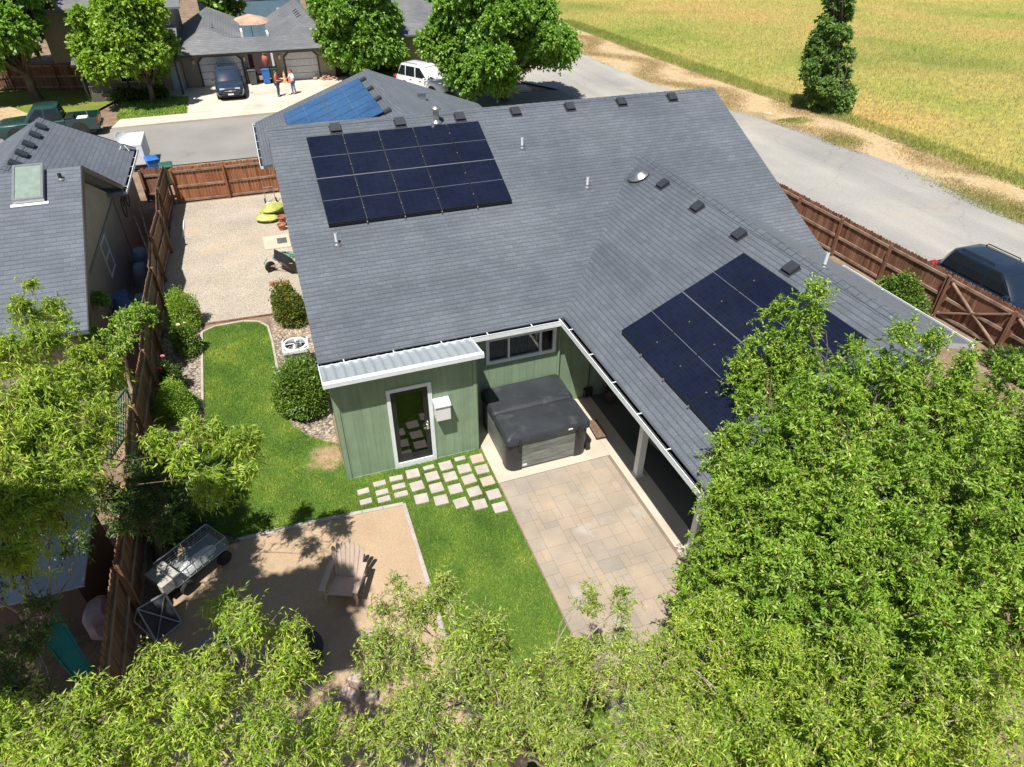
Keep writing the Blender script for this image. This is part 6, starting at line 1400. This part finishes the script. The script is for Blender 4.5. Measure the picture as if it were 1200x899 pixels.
tree('fence_creeper', 'green creeper with bare stems spilling over the side fence', 'creeper', (-8.1, 4.9, 0), (-8.0, 5.0, 1.3), .05, VF, M_barkp, M_leafA, per=560, leaves=18, L=.085, W=.035, droop=.35, curl=.06)
SHADE = blob_lobes((-7.5, -7.2, 10.0), (1.2, 1.2, .7), 30, .55)+blob_lobes((-8.7, -7.1, 9.8), (1.2, 1.2, .7), 28, .6)+blob_lobes((-10.9, -6.0, 8.2), (1.5, 1.1, .7), 20, .6)+blob_lobes((-11.2, -3.9, 8.2), (1.6, 1.1, .7), 20, .6)
tree('shade_tree', 'tall tree just outside the left edge that shades the gravel patio', 'tree', (-9.2, -7.2, 0), (-8.8, -7.0, 5), .16, SHADE, M_bark, M_leafA, per=480, leaves=20, L=.14, W=.065, droop=.3, curl=.05)
# street trees
tree('street_tree', 'large maple on the corner lawn above the green pickup truck', 'tree', (-16.6, 41.4, 0), (-16.9, 41.2, 2.6), .24, blob_lobes((-17.3, 41.3, 5.4), (4.2, 3.6, 3.2), 34, 1.25, minz=2.6), M_bark, M_leafC, per=120, leaves=16, L=.24, W=.17, droop=.2, group='trees along the street')
tree('street_tree', 'lighter green maple in front of the duplex porch', 'tree', (-9.6, 37.9, .04), (-9.5, 37.8, 1.7), .14, blob_lobes((-9.9, 38.0, 3.9), (2.9, 2.5, 2.5), 27, .95, minz=1.9), M_bark, M_leafA, per=190, leaves=16, L=.20, W=.15, droop=.2, group='trees along the street')
tree('street_tree', 'dense dark tree beside the duplex garage on the right', 'tree', (4.8, 41.4, .03), (4.7, 41.3, 1.6), .2, blob_lobes((4.6, 41.2, 3.7), (3.5, 2.6, 2.7), 34, 1.1, minz=1.6), M_bark, M_leafC, per=140, leaves=16, L=.22, W=.15, droop=.2, group='trees along the street')
tree('street_tree', 'big bright round tree behind the ridge of the green house', 'tree', (11.9, 31.6, 0), (11.9, 31.5, 1.2), .26, blob_lobes((11.4, 31.6, 4.2), (4.9, 4.0, 3.6), 60, 1.15, minz=1.3)+[(8.6, 30.9, 2.2, 1.1), (8.3, 31.2, 3.2, 1.1), (9.2, 30.2, 1.6, 1.0)], M_bark, M_leafC, per=170, leaves=18, L=.19, W=.13, droop=.2, group='trees along the street')
cone = [(30.15-.15*z+rng.normal()*.07+(1.5*(1-z/11)+.1)*q*math.cos(a), 23.1+(1.5*(1-z/11)+.1)*q*math.sin(a), z, .50*(1-z/11)+.2) for z in np.linspace(.45, 8.4, 26) for a, q in [(rng.uniform(0, 6.28), .9), (rng.uniform(0, 6.28), .7), (rng.uniform(0, 6.28), .35)]]
tree('poplar_tree', 'tall narrow dark green tree on the dry verge beside the meadow', 'tree', (30.1, 23.1, 0), (29.5, 23.1, 5), .13, cone, M_bark, leafmat('dark poplar leaves', [(0, (.10, .19, .05)), (.5, (.17, .29, .07)), (.85, (.23, .35, .10)), (1, (.30, .40, .15))], .33, (.24, .42, .07), .6, .3), per=230, leaves=14, L=.17, W=.11, droop=.1)
for i, (x, y, z, R, lb) in enumerate(((-20, 52, 4.5, 4.5, 'dark tree behind the corner lawn fence at the far left'), (-4.5, 55, 4.5, 2.6, 'dark tree between the two-storey house and the blue house'), (5.5, 56, 5.0, 4.2, 'green tree behind the duplex right of the blue house'), (13.5, 47, 4.5, 3.6, 'tree beside the taupe house behind the big round tree'), (-13, 60, 6, 5, 'far tree behind the two-storey house roof'), (20, 62, 5, 6, 'far broad tree behind the big round street tree'))):
    tree('background_tree', lb, 'tree', (x, y, 0), (x, y, z*.45), .2, blob_lobes((x, y, z), (R, R*.8, z*.75), 22, R*.34, minz=1.5), M_bark, M_leafC if i % 2 else M_leafD, per=40, leaves=14, L=.34, W=.26, twigfrac=.3, group='trees behind the street houses')

# ------------------------------------------------------------------ camera, sun, sky
cam = bpy.data.cameras.new('camera'); co = bpy.data.objects.new('camera', cam); COL.objects.link(co)
r0 = Vector((0.939518465946006, -0.34243980383497147, 0.006327155437455464)); dn = Vector((-0.20001979334791423, -0.5635833187262486, -0.8014773391198067)); fw = Vector((0.2780236220458995, 0.7517372038172476, -0.5979916738396153))
co.matrix_world = Matrix(((r0.x, -dn.x, -fw.x, -3.49972), (r0.y, -dn.y, -fw.y, -11.81137), (r0.z, -dn.z, -fw.z, 11.21047), (0, 0, 0, 1)))
cam.sensor_width = 36; cam.lens = 779.97/1200*36; cam.clip_start = .05; cam.clip_end = 2000
SC.camera = co
d = Vector((.30, .37, -1)).normalized()
sl = bpy.data.lights.new('sun', 'SUN'); sl.energy = 5.0; sl.angle = math.radians(.53); sl.color = (1, .955, .88)
so = bpy.data.objects.new('sun', sl); COL.objects.link(so); so.rotation_euler = d.to_track_quat('-Z', 'Y').to_euler()
wd = bpy.data.worlds.new('World'); SC.world = wd; wd.use_nodes = True; nt = wd.node_tree; nt.nodes.clear()
sk = nt.nodes.new('ShaderNodeTexSky'); sk.sky_type = 'NISHITA'; sk.sun_disc = False; sk.sun_elevation = math.asin(-d.z); sk.sun_rotation = math.atan2(-d.x, -d.y); sk.altitude = 100
bg = nt.nodes.new('ShaderNodeBackground'); bg.inputs[1].default_value = .06; ow = nt.nodes.new('ShaderNodeOutputWorld')
nt.links.new(sk.outputs[0], bg.inputs[0]); nt.links.new(bg.outputs[0], ow.inputs[0])
SC.view_settings.view_transform = 'Standard'; SC.view_settings.look = 'None'; SC.view_settings.exposure = 0.50; SC.view_settings.gamma = 1; SC.view_settings.use_curve_mapping = False
SC.cycles.max_bounces = 6; SC.cycles.transparent_max_bounces = 8
